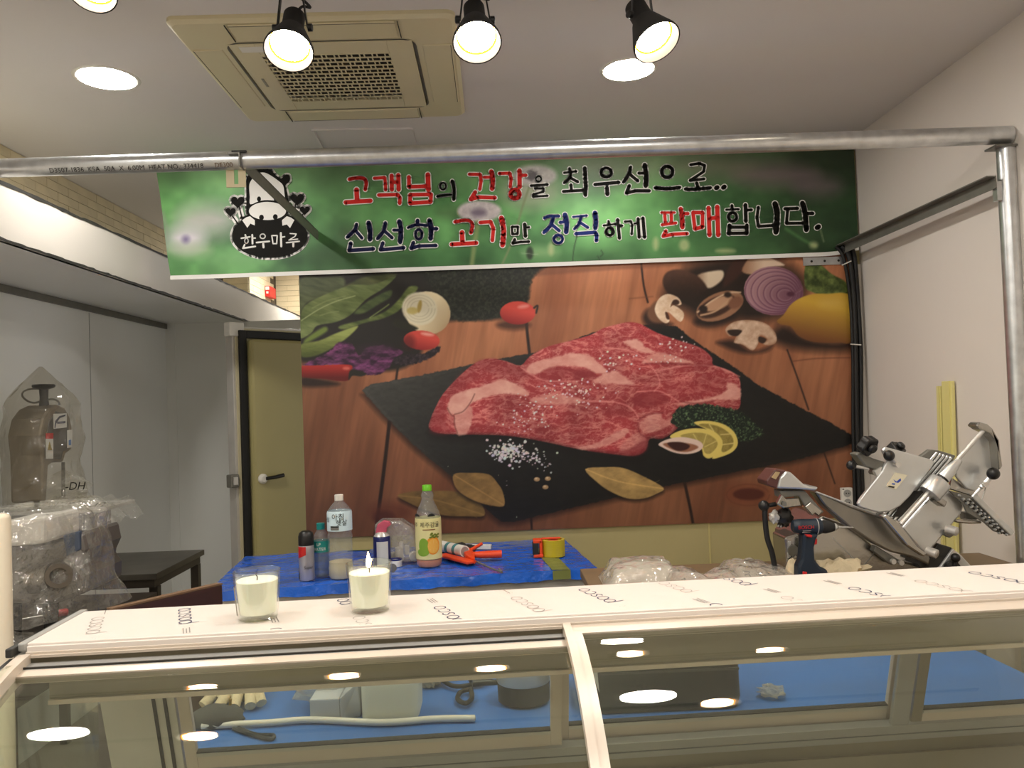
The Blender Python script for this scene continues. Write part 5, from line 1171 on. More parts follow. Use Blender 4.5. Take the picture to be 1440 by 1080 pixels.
ink.build('film_print', M['ink'], cs, fix=False); faint.build('film_print_faint', M['inkfaint'], cs, fix=False); small.build('film_small_print', M['inkgrey'], cs, fix=False, kind='stuff')

# ================================================================== candles on the case
def candle(px, py, label, lit):
    p = aZ(px, py, CZT+.0008); s = p.y/F_PX
    t = thing('glass_candle', p, label, 'candle', group='glass candles on the display case')
    r0, r1, H = 27*s, 32*s, 66*s
    MB().lathe([(r0*.9, 0), (r0, .003), (r0+(r1-r0)*.5, H*.5), (r1, H), (r1-.0018, H+.0006), (r1-.003, H), (r0+(r1-r0)*.5-.003, H*.5), (r0-.003, .010), (.002, .010)], 40, p, (0,0,1), True, True).build('glass_cup', M['cup'], t, smooth=50)
    w0, w1 = r0-.0034, r0+(r1-r0)*.80-.0034
    MB().lathe([(w0, .0105), (w1, H*.80), (w1*.96, H*.80+.001), (w1*.3, H*.795), (.001, H*.79)], 36, p, (0,0,1), True, True).build('wax', M['wax'], t, smooth=50)
    wz = p.z+H*.79
    MB().tube([(p.x, p.y, wz), (p.x+.0005, p.y, wz+.006), (p.x-.002, p.y-.001, wz+.011)], .0011, 6).build('wick', M['black'], t)
    if lit:
        MB().lathe([(.001, 0), (.0038, .004), (.0045, .009), (.003, .017), (.0012, .024), (.0002, .028)], 14, (p.x-.001, p.y, wz+.008)).build('flame', M['flame'], t, smooth=90)
    else:
        m = MB(); m.grid(lambda u, v: (p.x+(r0+(r1-r0)*(.08+.6*v)+.0008)*math.cos(R(180+u*26)), p.y+(r0+(r1-r0)*(.08+.6*v)+.0008)*math.sin(R(180+u*26)), p.z+H*(.08+.6*v)), 6, 3); m.build('paper_label', M['pfilm'], t, fix=False)
candle(363, 869, 'unlit white candle in a clear glass cup near the case end', False)
candle(521, 858, 'lit white candle in a clear glass cup on the case', True)

# ================================================================== low blue work surface behind the case
QZ = .85
t = thing('prep_counter', (SM @ Vector((1., .55, -CZT+QZ-QZ))).to_tuple()[:2]+(0,), 'low prep counter with blue top seen through the case glass', 'counter', rz=CA)
def qmb(): q = MB(); q.T = SM @ Matrix.Translation((0, 0, -CZT)); return q
qmb().box(.10, CL, .30, .84, QZ-.03, QZ).build('blue_top', M['blue2'], t, bevel=.003)
for x in (.14, CL-.08):
    for y in (.34, .76): qmb().box(x, x+.04, y, y+.04, 0, QZ-.03).build('leg', M['stain'], t)
qmb().box(.16, CL-.06, .36, .78, .25, .27).build('shelf', M['stain'], t)
def onQ(px, py): p = aZ(px, py, QZ); return Vector((p.x, p.y, QZ+.001))
# white tub
a, b = onQ(506, 1019), onQ(590, 1015)
t = thing('white_tub', (a+b)/2, 'rounded white plastic tub behind the case glass', 'tub'); cx_, cy_ = (a.x+b.x)/2, a.y+.06; w_ = (b.x-a.x)/2
def rsq(hx, hy, r, z, n=5): 
    P = []
    for sx, sy, an in ((1,1,0),(-1,1,90),(-1,-1,180),(1,-1,270)):
        for k in range(n+1): th = R(an+90*k/n); P.append((cx_+sx*(hx-r)+r*math.cos(th), cy_+sy*(hy-r)+r*math.sin(th), z))
    return P
m = MB(); L = [rsq(w_*.9, .054, .02, QZ+.001), rsq(w_*.97, .058, .022, QZ+.008), rsq(w_, .06, .024, QZ+.14), rsq(w_*.97, .058, .022, QZ+.15)]
for A, B in zip(L[:-1], L[1:]): loop_band(m, A, B)
m.flat(L[0][::-1]); m.build('body', mat('tub_white', (220, 220, 206), .4), t, smooth=40)
m = MB(); loop_band(m, rsq(w_*1.02, .062, .024, QZ+.146), rsq(w_*1.02, .062, .024, QZ+.158)); m.flat(rsq(w_*1.02, .062, .024, QZ+.158)); m.build('lid', M['whitepl'], t, smooth=40)
# grey paper package
a = onQ(436, 1017); t = thing('paper_package', a, 'pale grey folded paper package left of the white tub', 'package')
m = MB(); m.box(a.x, a.x+.064, a.y, a.y+.10, QZ+.001, QZ+.05); m.prism([(a.x+.064, a.y, QZ+.001), (a.x+.105, a.y+.02, QZ+.002), (a.x+.10, a.y+.03, QZ+.075), (a.x+.064, a.y, QZ+.05)], (0, .08, 0)); m.build('wrap', mat('grey_paper', (178, 182, 190), .6, var=.06, vscale=20), t, bevel=.003)
m = MB(); blob(m, (a.x+.02, a.y+.10, QZ+.055), (.075, .05, .05), 12, .25, 2.2, 24, 14, squash=-.05); m.build('clear_wrap', M['bag2'], t)
# cotton gloves
a = onQ(330, 1000); t = thing('cotton_gloves', a, 'beige cotton work gloves behind the left end of the glass', 'gloves')
m = MB(); blob(m, a+Vector((-.01, .06, .035)), (.06, .05, .03), 21, .3, 2., 26, 16, squash=-.03); m.build('palm', M['cloth'], t, smooth=70)
for k, (dx, dy, l_) in enumerate(((-.07, .0, .05), (-.03, -.025, .07), (.005, -.03, .07), (.04, -.02, .065), (.06, .02, .05))):
    q0 = a+Vector((dx*.5, .05, .03)); q1 = a+Vector((dx, .05-l_, .014)); m = MB(); m.tube(spline([q0, q0.lerp(q1, .5)+Vector((0, 0, .008)), q1], 4, False), [.014]*5+[.014, .013, .011, .006][:4] if False else .0125, 10); m.build('finger', M['cloth'], t, smooth=60)
# dark pouch with a strap
a = onQ(300, 1024); t = thing('dark_pouch', a, 'dark grey pouch with brass zip pull and loose strap', 'pouch')
m = MB(); blob(m, a+Vector((.0, .02, .012)), (.06, .035, .028), 31, .12, 1.6, 24, 14, squash=-.011); m.build('pouch', mat('charcoal_cloth', (66, 66, 66), .8), t, smooth=60)
m = MB(); P_ = [onQ(335, 1027), onQ(360, 1036), onQ(384, 1037), onQ(380, 1043), onQ(352, 1036), onQ(328, 1028)]; m.tube(spline([p+Vector((0, 0, .004)) for p in P_], 4, False), .004, 6); m.build('strap', mat('strap_grey', (58, 60, 66), .8), t, smooth=60)
q = onQ(324, 1012); m = MB(); m.bar(q+Vector((0, 0, .02)), q+Vector((.002, -.003, .045)), .006, .004, (0, 1, 0)); m.build('zip_pull', mat('brass', (196, 160, 80), .3, .8), t)
# white conduit
t = thing('white_conduit', onQ(480, 1022), 'long white plastic conduit lying in front of the tub', 'conduit')
P_ = [onQ(284, 1027), onQ(380, 1022), onQ(440, 1018), onQ(540, 1022), onQ(610, 1017), onQ(668, 1016)]
m = MB(); m.tube(spline([p+Vector((0, 0, .008)) for p in P_], 5, False), .0068, 12); m.build('tube', M['whitepl'], t, smooth=60)
m = MB(); e_ = P_[-1]+Vector((0, 0, .008)); m.tube([e_, e_+Vector((.002, 0, 0))], .0045, 10); m.build('hollow_end', M['casegrey'], t)
# saucepan
a = onQ(737, 985); t = thing('saucepan', a, 'black saucepan with steel rim behind the case glass', 'pan')
c_ = a+Vector((0, .0, 0)); MB().lathe([(.050, 0), (.058, .004), (.059, .045)], 36, c_, capt=False).build('pan_body', M['matte_black'], t, smooth=40)
MB().lathe([(.059, .045), (.061, .049), (.060, .092), (.058, .093), (.057, .046), (.05, .006), (.002, .005)], 36, c_, capb=False).build('steel_rim', M['stain'], t, smooth=40)
m = MB(); m.tube([c_+Vector((-.058, 0, .042)), c_+Vector((-.09, -.002, .044)), c_+Vector((-.115, -.006, .044))], [.006, .008, .009], 10); m.build('handle', M['black'], t, smooth=60)
# black cord with plug
a = onQ(668, 985); t = thing('power_cord', a, 'coiled black power cord with plug beside the saucepan', 'cord')
P_ = [onQ(612, 955), onQ(630, 968), onQ(645, 972), onQ(668, 968), onQ(680, 962), onQ(672, 950), onQ(655, 945)]
m = MB(); m.tube(spline([p+Vector((0, 0, .01)) for p in P_], 5, False), .0055, 8); m.build('cord', M['rubber'], t, smooth=60)
m = MB(); m.tube(spline([p+Vector((0, 0, .01)) for p in (onQ(664, 975), onQ(648, 980), onQ(644, 990), onQ(655, 996), onQ(664, 988), onQ(662, 976))], 5, False), .0055, 8); m.build('loop', M['rubber'], t, smooth=60)
m = MB(); blob(m, onQ(672, 966)+Vector((0, 0, .02)), (.024, .02, .016), 41, .2, 2, 16, 10); m.build('plug', M['black'], t, smooth=50)
# fluffy sponge
a = onQ(603, 972); t = thing('wool_pad', a, 'fluffy cream scouring pad right of the white tub', 'pad')
m = MB(); blob(m, a+Vector((0, .03, .03)), (.035, .03, .03), 51, .25, 5., 28, 18, squash=-.029); m.build('pad', M['cloth'], t)
# black tool bag
a, b = onQ(820, 1008), onQ(1050, 1000); t = thing('black_tool_bag', (a+b)/2, 'large black tool bag behind the right case glass', 'bag')
m = MB(); cx_, cy_ = (a.x+b.x)/2, a.y+.10; w_ = (b.x-a.x)/2
L = [rsq(w_*.96, .095, .03, QZ+.002), rsq(w_, .10, .04, QZ+.02), rsq(w_*.99, .10, .04, QZ+.10), rsq(w_*.93, .08, .035, QZ+.135), rsq(w_*.85, .05, .03, QZ+.14)]
for A, B in zip(L[:-1], L[1:]): loop_band(m, A, B)
m.flat(L[0][::-1]); m.flat(L[-1]); m.build('body', mat('bag_black', (34, 33, 32), .7, var=.2, vscale=14), t, smooth=40)
m = MB(); m.box(a.x+.01, b.x-.01, cy_-.101, cy_-.098, QZ+.085, QZ+.09); m.build('piping', mat('piping_grey', (70, 68, 64), .6), t)
m = MB(); m.prism([(a.x+.012, cy_-.103, QZ+.125), (a.x+.032, cy_-.103, QZ+.125), (a.x+.036, cy_-.103, QZ+.05)], (0, .002, 0)); m.build('white_flap', M['whitepl'], t)
m = MB(); m.tube(spline([(cx_-.07, cy_, QZ+.14), (cx_-.05, cy_, QZ+.16), (cx_+.05, cy_, QZ+.16), (cx_+.07, cy_, QZ+.14)], 4, False), .008, 8); m.build('carry_handle', M['black'], t, smooth=60)
a = onQ(1090, 985); t = thing('film_scrap', a, 'crumpled scrap of clear film on the blue prep counter', 'film'); m = MB(); blob(m, a+Vector((0, .02, .012)), (.03, .025, .012), 61, .5, 3, 18, 10); m.build('scrap', M['bag2'], t)

# ================================================================== right bench with slicer, drill and parcels
BZ = .93
t = thing('steel_bench', (1.0, 2.5, 0), 'wood topped steel bench under the meat slicer', 'bench')
MB().box(.28, 1.70, 2.22, 2.80, BZ-.03, BZ).build('bench_top', mat('bench_wood', (112, 92, 66), .5, var=.12, vscale=10), t, bevel=.003)
for x in (.32, 1.62):
    for y in (2.25, 2.72): MB().box(x, x+.04, y, y+.04, 0, BZ-.03).build('leg', M['stain'], t)
MB().box(.34, 1.64, 2.27, 2.74, .22, .24).build('shelf', M['stain'], t)

SY = 2.50
sl = thing('meat_slicer', (1.32, 2.6, BZ), 'large cast aluminium meat slicer with tilted carriage and black knobs', 'meat slicer')
K5 = lambda P, y: [aY(1180+a/4.908, 580+b/4.909, y) for a, b in P]
K3 = lambda P, y: [aY(1040+a/3.6, 520+b/3.6, y) for a, b in P]
K6 = lambda P, y: [aY(1060+a/6.355, 640+b/6.353, y) for a, b in P]
def plate(P, th, name, m_, bevel=.003, dy=0.): 
    return MB().prism(P, (0, th, 0)).build(name, m_, sl, bevel=bevel)
def rod(a, b, r, name, m_, seg=14): return MB().tube([a, b], r, seg).build(name, m_, sl, smooth=50)
# base housing
bz_ = BZ+.001
base = K3([(300, 1000), (310, 860), (420, 740), (560, 790), (690, 900), (700, 930), (960, 1000)], SY+.02)
base = [Vector((p.x, p.y, max(p.z, bz_))) for p in base]; base += [Vector((base[-1].x+.06, SY+.02, bz_)), Vector((base[0].x, SY+.02, bz_))]
plate(base, .24, 'base_housing', M['alu'], .012)
b2 = K3([(230, 850), (300, 830), (320, 850), (320, 960), (240, 1010)], SY+.05); plate(b2, .12, 'end_block', M['alu'], .006)
m = MB(); c_ = K3([(270, 915)], SY+.045)[0]; m.lathe([(.018, 0), (.018, .006), (.012, .008)], 20, c_, (0, -1, 0)); m.build('end_screw', M['dsteel'], sl, smooth=40)
m = MB(); m.bar(*K3([(243, 985), (285, 940)], SY+.04), .012, .01); m.build('end_tab', M['alu'], sl, bevel=.002)
plate(K3([(245, 870), (262, 868), (262, 950), (245, 955)], SY+.046), .006, 'oval_badge', M['satin'], .002)
# fold lines of the housing
rod(*K3([(470, 850), (590, 970)], SY+.02), .0015, 'housing_seam', M['satin']); rod(*K3([(620, 1000), (690, 920)], SY+.02), .0015, 'housing_seam', M['dsteel'])
# sloping carriage rail plate
plate(K3([(380, 620), (420, 625), (560, 690), (700, 740), (790, 765), (840, 800), (970, 955), (962, 990), (880, 952), (770, 925), (690, 885), (560, 800), (430, 690)], SY-.04), .05, 'carriage_plate', mat('carriage_grey', (140, 137, 130), .3, .9, var=.1, vscale=8), .006)  # darker copy of the cast metal, the plate's shading put into the colour
rod(*K3([(385, 618), (705, 738)], SY-.045), .003, 'plate_edge', M['satin'])
plate(K3([(690, 890), (820, 970), (770, 990), (680, 920)], SY-.02), .03, 'carriage_foot', M['dsteel'], .003)
for a in ((772, 968), (812, 975)): m = MB(); m.lathe([(.008, 0), (.008, .012)], 12, K3([a], SY-.03)[0], (0, -1, 0)); m.build('bolt', M['stain'], sl)
# sharpener cover and linkage on the left
plate(K3([(190, 602), (205, 545), (235, 512), (262, 520), (325, 578), (352, 590), (402, 594), (390, 614), (300, 606)], SY-.07), .10, 'cover', M['satin'], .01)
plate(K3([(135, 562), (180, 506), (240, 510), (208, 545), (190, 603), (140, 585)], SY-.065), .09, 'cover_end', mat('maroon_label', (84, 48, 42), .5), .004)
plate(K3([(162, 545), (185, 516), (206, 520), (184, 556)], SY-.068), .004, 'maker_label', mat('tan_label', (172, 150, 110), .5), .0005)
plate(K3([(205, 612), (330, 610), (400, 690), (430, 720), (400, 740), (330, 690), (300, 640), (210, 650)], SY-.05), .06, 'underframe', M['dsteel'], .004)
plate(K3([(190, 680), (215, 630), (235, 655), (300, 650), (312, 690), (225, 702)], SY-.065), .02, 'link_arm', M['alu'], .003)
plate(K3([(330, 695), (360, 668), (420, 718), (402, 742), (382, 728), (370, 740)], SY-.06), .03, 'link_block', M['alu'], .003)
m = MB(); m.lathe([(.007, 0), (.007, .004)], 14, K3([(225, 678)], SY-.068)[0], (0, -1, 0)); m.build('pin', M['dsteel'], sl)
# wall plug lead hanging at the left
t = thing('slicer_cord', K3([(200, 1000)], SY+.03)[0], 'black power cord with bare steel plug hanging beside the slicer', 'cord')
m = MB(); m.tube(spline([K3([q], SY-.02)[0] for q in ((130, 700), (128, 740), (140, 850), (165, 930), (185, 1040), (195, 1100))], 5, False), .0085, 10); m.build('cord', M['rubber'], t, smooth=60)
m = MB(); m.sphere(K3([(123, 688)], SY-.02)[0], .017, 16, 10); m.build('knob', M['black'], t, smooth=60)
m = MB(); m.tube(K3([(125, 690), (185, 680)], SY-.02), .007, 10); m.build('strain_relief', M['black'], t, smooth=60)
m = MB(); blob(m, K3([(225, 745)], SY-.03)[0], (.026, .022, .030), 71, .25, 2.5, 18, 12); m.build('plug_body', M['black'], t, smooth=40)
for a, b in (((200, 778), (195, 795)), ((212, 782), (208, 798))): m = MB(); m.tube(K3([a, b], SY-.03), .0028, 8); m.build('plug_pin', M['stain'], t)
m = MB(); blob(m, K3([(175, 745)], SY-.035)[0], (.016, .014, .02), 72, .5, 3, 14, 10); m.build('chrome_clip', M['stain'], t, smooth=30)
# blade guard plate
plate(spline(K5([(128, 628), (150, 590), (220, 500), (300, 400), (332, 330), (300, 270), (320, 240), (400, 258), (520, 292), (640, 325), (662, 345), (640, 385), (560, 490), (490, 580), (420, 650), (350, 685), (280, 692), (200, 672), (140, 650)], SY-.085), 1), .014, 'blade_guard', M['satin'], .004) if False else MB().prism(K5([(128, 628), (150, 590), (220, 500), (300, 400), (332, 330), (296, 262), (320, 238), (400, 258), (520, 292), (640, 325), (660, 342), (650, 372), (560, 490), (490, 580), (420, 650), (350, 685), (280, 692), (200, 672), (140, 652)], SY-.085), (0, .014, 0)).build('blade_guard', M['satin'], sl, bevel=.004)
MB().prism(K5([(326, 510), (388, 414), (472, 433), (392, 532)], SY-.0885), (0, .003, 0)).build('maker_plate', mat('cream_plate', (226, 216, 186), .4), sl)
MB().prism(K5([(376, 462), (396, 478), (425, 455), (428, 470), (408, 486), (388, 482)], SY-.0895), (0, .001, 0)).build('plate_mark', mat('mark_blue', (40, 70, 170), .5), sl)
MB().prism(K5([(342, 505), (384, 512), (380, 522), (340, 514)], SY-.0895), (0, .001, 0)).build('plate_text', M['matte_black'], sl)
MB().prism(K5([(366, 488), (388, 490), (384, 500), (364, 497)], SY-.0895), (0, .001, 0)).build('plate_mark', mat('mark_blue2', (60, 90, 170), .5), sl)
rod(*K5([(350, 308), (412, 358)], SY-.10), .0045, 'lever_rod', M['stain']); m = MB(); m.sphere(K5([(345, 298)], SY-.10)[0], .0165, 18, 12); m.build('ball_knob', M['black'], sl, smooth=60)
m = MB(); m.lathe([(.009, 0), (.009, .02)], 14, K5([(412, 360)], SY-.105)[0], (0, 1, 0)); m.build('lever_nut', M['stain'], sl, smooth=40)
# sharpening head with lobed knobs
plate(K5([(115, 288), (150, 275), (240, 318), (330, 345), (338, 365), (290, 405), (262, 440), (245, 420), (262, 395), (180, 375)], SY-.07), .05, 'sharpener_body', M['dsteel'], .005)
plate(K5([(245, 405), (300, 375), (290, 415), (262, 442)], SY-.08), .02, 'sharpener_tip', M['stain'], .002)
rod(*K5([(90, 368), (200, 388)], SY-.06), .005, 'sharpener_rod', M['stain']); m = MB(); m.sphere(K5([(84, 365)], SY-.06)[0], .015, 16, 10); m.build('ball_knob', M['black'], sl, smooth=60)
def lobed(c, r, ax, name):
    m = MB(); ax = Vector(ax).normalized(); n_ = ax.orthogonal().normalized(); b_ = ax.cross(n_); P_ = []
    for k in range(40): th = 2*math.pi*k/40; rr_ = r*(1+.10*math.cos(5*th)); P_.append(c+(n_*math.cos(th)+b_*math.sin(th))*rr_)
    m.prism(P_, ax*.03); m.lathe([(r*.5, .0), (r*.5, -.012), (r*.3, -.014)], 16, c, ax); m.build(name, M['black'], sl, smooth=35, bevel=.004)
lobed(K5([(222, 245)], SY-.10)[0], .029, (-.3, .8, .45), 'lobed_knob'); lobed(K5([(418, 238)], SY-.04)[0], .026, (-.5, .6, -.75), 'lobed_knob')
# ribbed fence behind the guard
plate(K5([(560, 305), (628, 256), (690, 262), (806, 298), (770, 370), (620, 540), (400, 745), (270, 725), (262, 700), (420, 640)], SY-.055), .02, 'fence_plate', M['dsteel'], .003)
for k in range(6):
    o_ = k*25; a_, b_ = K5([(655+o_*.98-4, 268+o_*.33), (262+o_*1.15, 716+o_*.28)], SY-.06)
    if k: MB().bar(a_, b_, .0075, .008, (0, 1, 0)).build('fence_rib', M['satin'], sl, bevel=.002)
plate(K5([(500, 540), (590, 545), (430, 720), (365, 722)], SY-.066), .008, 'dark_slot', M['blackedge'], .001)
# product tray panel
plate(K5([(432, 800), (625, 585), (780, 535), (868, 640), (845, 700), (720, 850), (640, 945), (600, 975), (560, 950)], SY-.045), .03, 'product_tray', M['satin'], .006)
# guide rod, hub and sleeve
ra, rb = K5([(425, 770), (1000, 120)], SY-.11); rod(ra, rb, .0068, 'guide_rod', M['stain'], 18)
ax_ = (rb-ra).normalized(); hc = K5([(665, 515)], SY-.11)[0]
MB().lathe([(.031, -.028), (.033, -.026), (.033, .022), (.030, .026)], 28, hc, ax_).build('carriage_hub', M['satin'], sl, smooth=40)
MB().lathe([(.016, .03), (.0165, .034)], 20, hc, ax_).build('hub_seal', M['black'], sl)
MB().lathe([(.019, .036), (.017, .07), (.011, .105), (.0095, .11)], 24, hc, ax_).build('rod_sleeve', M['satin'], sl, smooth=50)
m = MB(); m.bar(hc+Vector((.0, .01, -.035)), hc+Vector((.03, .02, -.055)), .03, .02); m.build('hub_lug', M['alu'], sl, bevel=.004)
# lower rod bracket
plate(K5([(303, 722), (330, 702), (420, 770), (540, 925), (605, 975), (590, 1000), (470, 920), (360, 790)], SY-.12), .03, 'lower_bracket', M['alu'], .004)
# upper end bracket and meat pusher plate
plate(K5([(945, 92), (972, 65), (1030, 82), (1062, 110), (1108, 190), (1118, 280), (1132, 372), (1108, 402), (1098, 300), (1090, 205), (1040, 145), (985, 120)], SY-.12), .05, 'upper_bracket', M['alu'], .005)
plate(K5([(1000, 135), (1042, 146), (1090, 206), (1100, 300), (1112, 392), (1060, 440), (1000, 500), (935, 542), (880, 525), (812, 448), (800, 372), (830, 330)], SY-.08), .012, 'pusher_plate', M['satin'], .003)
m = MB(); m.sphere(K5([(1064, 422)], SY-.13)[0], .0185, 18, 12); m.build('ball_knob', M['black'], sl, smooth=60)
rod(*K5([(1058, 432), (980, 520)], SY-.12), .0075, 'pusher_handle', M['satin']); rod(*K5([(1000, 495), (920, 585)], SY-.11), .005, 'pusher_link', M['satin']); rod(*K5([(1012, 520), (985, 600)], SY-.11), .0022, 'pusher_wire', M['stain'])
m = MB(); m.lathe([(.008, 0), (.008, .014)], 14, K5([(1018, 500)], SY-.135)[0], (0, 1, 0)); m.build('pusher_bolt', M['stain'], sl, smooth=40)
plate(K5([(780, 450), (900, 530), (960, 545), (920, 580), (760, 530)], SY-.06), .012, 'pusher_arm', M['alu'], .003)
# studded grip plate
plate(K5([(760, 540), (820, 552), (922, 580), (1190, 828), (1180, 852), (1070, 822), (1000, 760), (880, 690), (860, 640)], SY-.075), .008, 'stud_plate', M['dsteel'], .002)
MB().bar(*K5([(925, 575), (1188, 836)], SY-.08), .018, .02, (0, 1, 0)).build('stud_plate_edge', M['satin'], sl, bevel=.003)
m = MB()
for r_, (a, b, n_) in enumerate((((825, 572), (1150, 842), 12), ((850, 600), (1100, 832), 10), ((890, 600), (1080, 770), 8))):
    for k in range(n_): c_ = K5([(a[0]+(b[0]-a[0])*k/(n_-1), a[1]+(b[1]-a[1])*k/(n_-1)) if False else (a[0]+(b[0]-a[0])*k/(n_-1), a[1]+(b[1]-a[1])*k/(n_-1))], SY-.076)[0]; m.lathe([(.0042, 0), (.0042, .005), (.002, .009)], 8, c_, (0, -1, 0))
m.build('grip_studs', M['satin'], sl)
for k in range(2): rod(*K5([(870+k*30, 610-k*5), (1120+k*25, 838)], SY-.078), .002, 'grip_groove', M['blackedge'])
plate(K5([(800, 742), (880, 735), (985, 748), (990, 768), (900, 770), (812, 762)], SY-.05), .06, 'side_shelf', M['alu'], .004)
plate(K5([(870, 690), (940, 690), (960, 740), (870, 742)], SY-.03), .03, 'shelf_bracket', M['dsteel'], .003)
for a in ((742, 802), (606, 955)):
    m = MB(); m.lathe([(.014, 0), (.014, .03), (.011, .032)], 18, K5([a], SY-.075)[0], (.55, -.75, -.2)); m.build('thumb_screw', M['stain'], sl, smooth=40)
plate(K5([(735, 815), (790, 820), (795, 850), (765, 868), (730, 850)], SY-.06), .02, 'screw_block', M['dsteel'], .003)
# switch box
plate(K5([(600, 1030), (680, 905), (785, 935), (700, 1060), (620, 1105)], SY-.03), .14, 'switch_box', M['blackedge'], .004)
plate(K5([(680, 1085), (785, 938), (850, 990), (940, 1090), (690, 1120)], SY-.035), .14, 'switch_panel', M['satin'], .004)
m = MB(); m.sphere(K5([(803, 1003)], SY-.06)[0], .014, 16, 10); m.build('ball_knob', M['black'], sl, smooth=60)
rod(*K5([(803, 1010), (800, 1080)], SY-.055), .008, 'switch_lever', M['black']); m = MB(); m.lathe([(.024, 0), (.024, .016), (.018, .018)], 20, K5([(770, 1075)], SY-.037)[0], (0, -1, 0)); m.build('dial', M['black'], sl, smooth=40)
m = MB(); m.lathe([(.007, 0), (.007, .004), (.004, .004)], 14, K5([(764, 1028)], SY-.037)[0], (0, -1, 0)); m.build('push_button', M['dsteel'], sl)
# four feet on the bench
for x in (1.02, 1.40):
    for y in (SY+.05, SY+.23): MB().lathe([(.02, 0), (.016, .02)], 14, (x, y, BZ)).build('foot', M['rubber'], sl)

# ------------------------------------------------------------------ cordless drill
DY = 2.40
dp = aY(1141, 812, DY)
t = thing('cordless_drill', (dp.x, DY, BZ), 'dark blue cordless drill with red trigger standing before the slicer', 'drill')
def Dp(P, y): return [aY(1060+a/6.355, 640+b/6.353, y) for a, b in P]
mc0, mc1 = Dp([(345, 635), (600, 640)], DY); ax_ = (mc1-mc0).normalized()
sD = DY/F_PX/6.355; LL = (mc1-mc0).length
MB().lathe([(.001, 0), (46*sD, .0), (60*sD, .006), (66*sD, .02), (68*sD, LL*.7), (74*sD, LL*.78), (74*sD, LL*.88), (66*sD, LL*.98), (56*sD, LL*1.0)], 28, mc0, ax_).build('motor_housing', M['navy'], t, smooth=45)
MB().lathe([(62*sD, LL*.985), (58*sD, LL*1.0), (60*sD, LL*1.15), (50*sD, LL*1.3), (40*sD, LL*1.42), (38*sD, LL*1.45)], 24, mc0, ax_).build('chuck', M['matte_black'], t, smooth=40)
MB().lathe([(36*sD, LL*1.44), (34*sD, LL*1.52), (18*sD, LL*1.58), (6*sD, LL*1.60)], 20, mc0, ax_).build('chuck_jaws', M['satin'], t, smooth=30)
MB().lathe([(7*sD, LL*1.5), (7*sD, LL*1.95), (5*sD, LL*2.0), (5*sD, LL*2.12), (2*sD, LL*2.15)], 10, mc0, ax_).build('drill_bit', M['satin'], t, smooth=30)
MB().lathe([(75*sD, LL*.80), (75.5*sD, LL*.83)], 24, mc0, ax_, False, False).build('ring_line', M['casegrey'], t)
hand = Dp([(445, 700), (590, 705), (560, 760), (545, 830), (552, 940), (600, 1000), (668, 1030), (672, 1090), (668, 1140), (398, 1140), (400, 1000), (430, 930), (440, 800)], DY-.022)
hand = [Vector((p.x, p.y, max(p.z, BZ+.004))) for p in hand]
MB().prism(hand, (0, .044, 0)).build('grip', M['navy'], t, bevel=.008)
MB().prism(Dp([(525, 745), (572, 745), (570, 800), (535, 805), (528, 780)], DY-.016), (0, .032, 0)).build('trigger', M['red'], t, bevel=.004)
MB().prism(Dp([(470, 712), (525, 716), (522, 738), (480, 732)], DY-.034), (0, .06, 0)).build('direction_switch', M['red'], t, bevel=.002)
MB().prism(Dp([(440, 1040), (478, 1045), (478, 1100), (440, 1100)], DY-.026), (0, .01, 0)).build('battery_clip', M['red'], t, bevel=.002)
m = MB(); o_ = Dp([(443, 636)], DY)[0]; addtext(m, 'BOSCH', .0150, lambda x, y: (o_.x+x, DY-math.sqrt(max(1e-6, (68.5*sD)**2-y*y))-.0006, o_.z+y)); m.build('brand_lettering', M['red'], t, fix=False)
m = MB(); o2 = Dp([(452, 668)], DY)[0]; k2 = o2.z-mc0.z
for j in range(2):
    m.grid(lambda u, v: (o2.x-.013+u*.026-j*.0, DY-math.sqrt((68.5*sD)**2-(.0115+j*.005)**2)-.0008, mc0.z-.0115-j*.005-v*.0016), 6, 1)
m.build('small_print', M['casegrey'], t, fix=False)
# rag under the drill
t = thing('beige_rag', (dp.x+.06, DY+.02, BZ), 'crumpled beige rag lying around the foot of the drill', 'rag')
m = MB(); c0_ = aY(1185, 806, DY+.05); blob(m, (c0_.x, DY+.07, BZ+.02), (.085, .05, .045), 81, .35, 2.2, 30, 18, squash=-.019); c1_ = aY(1118, 800, DY+.06); blob(m, (c1_.x-.005, DY+.06, BZ+.025), (.022, .035, .05), 82, .25, 2.2, 20, 14, squash=-.022); m.build('rag', M['cloth'], t, smooth=60)
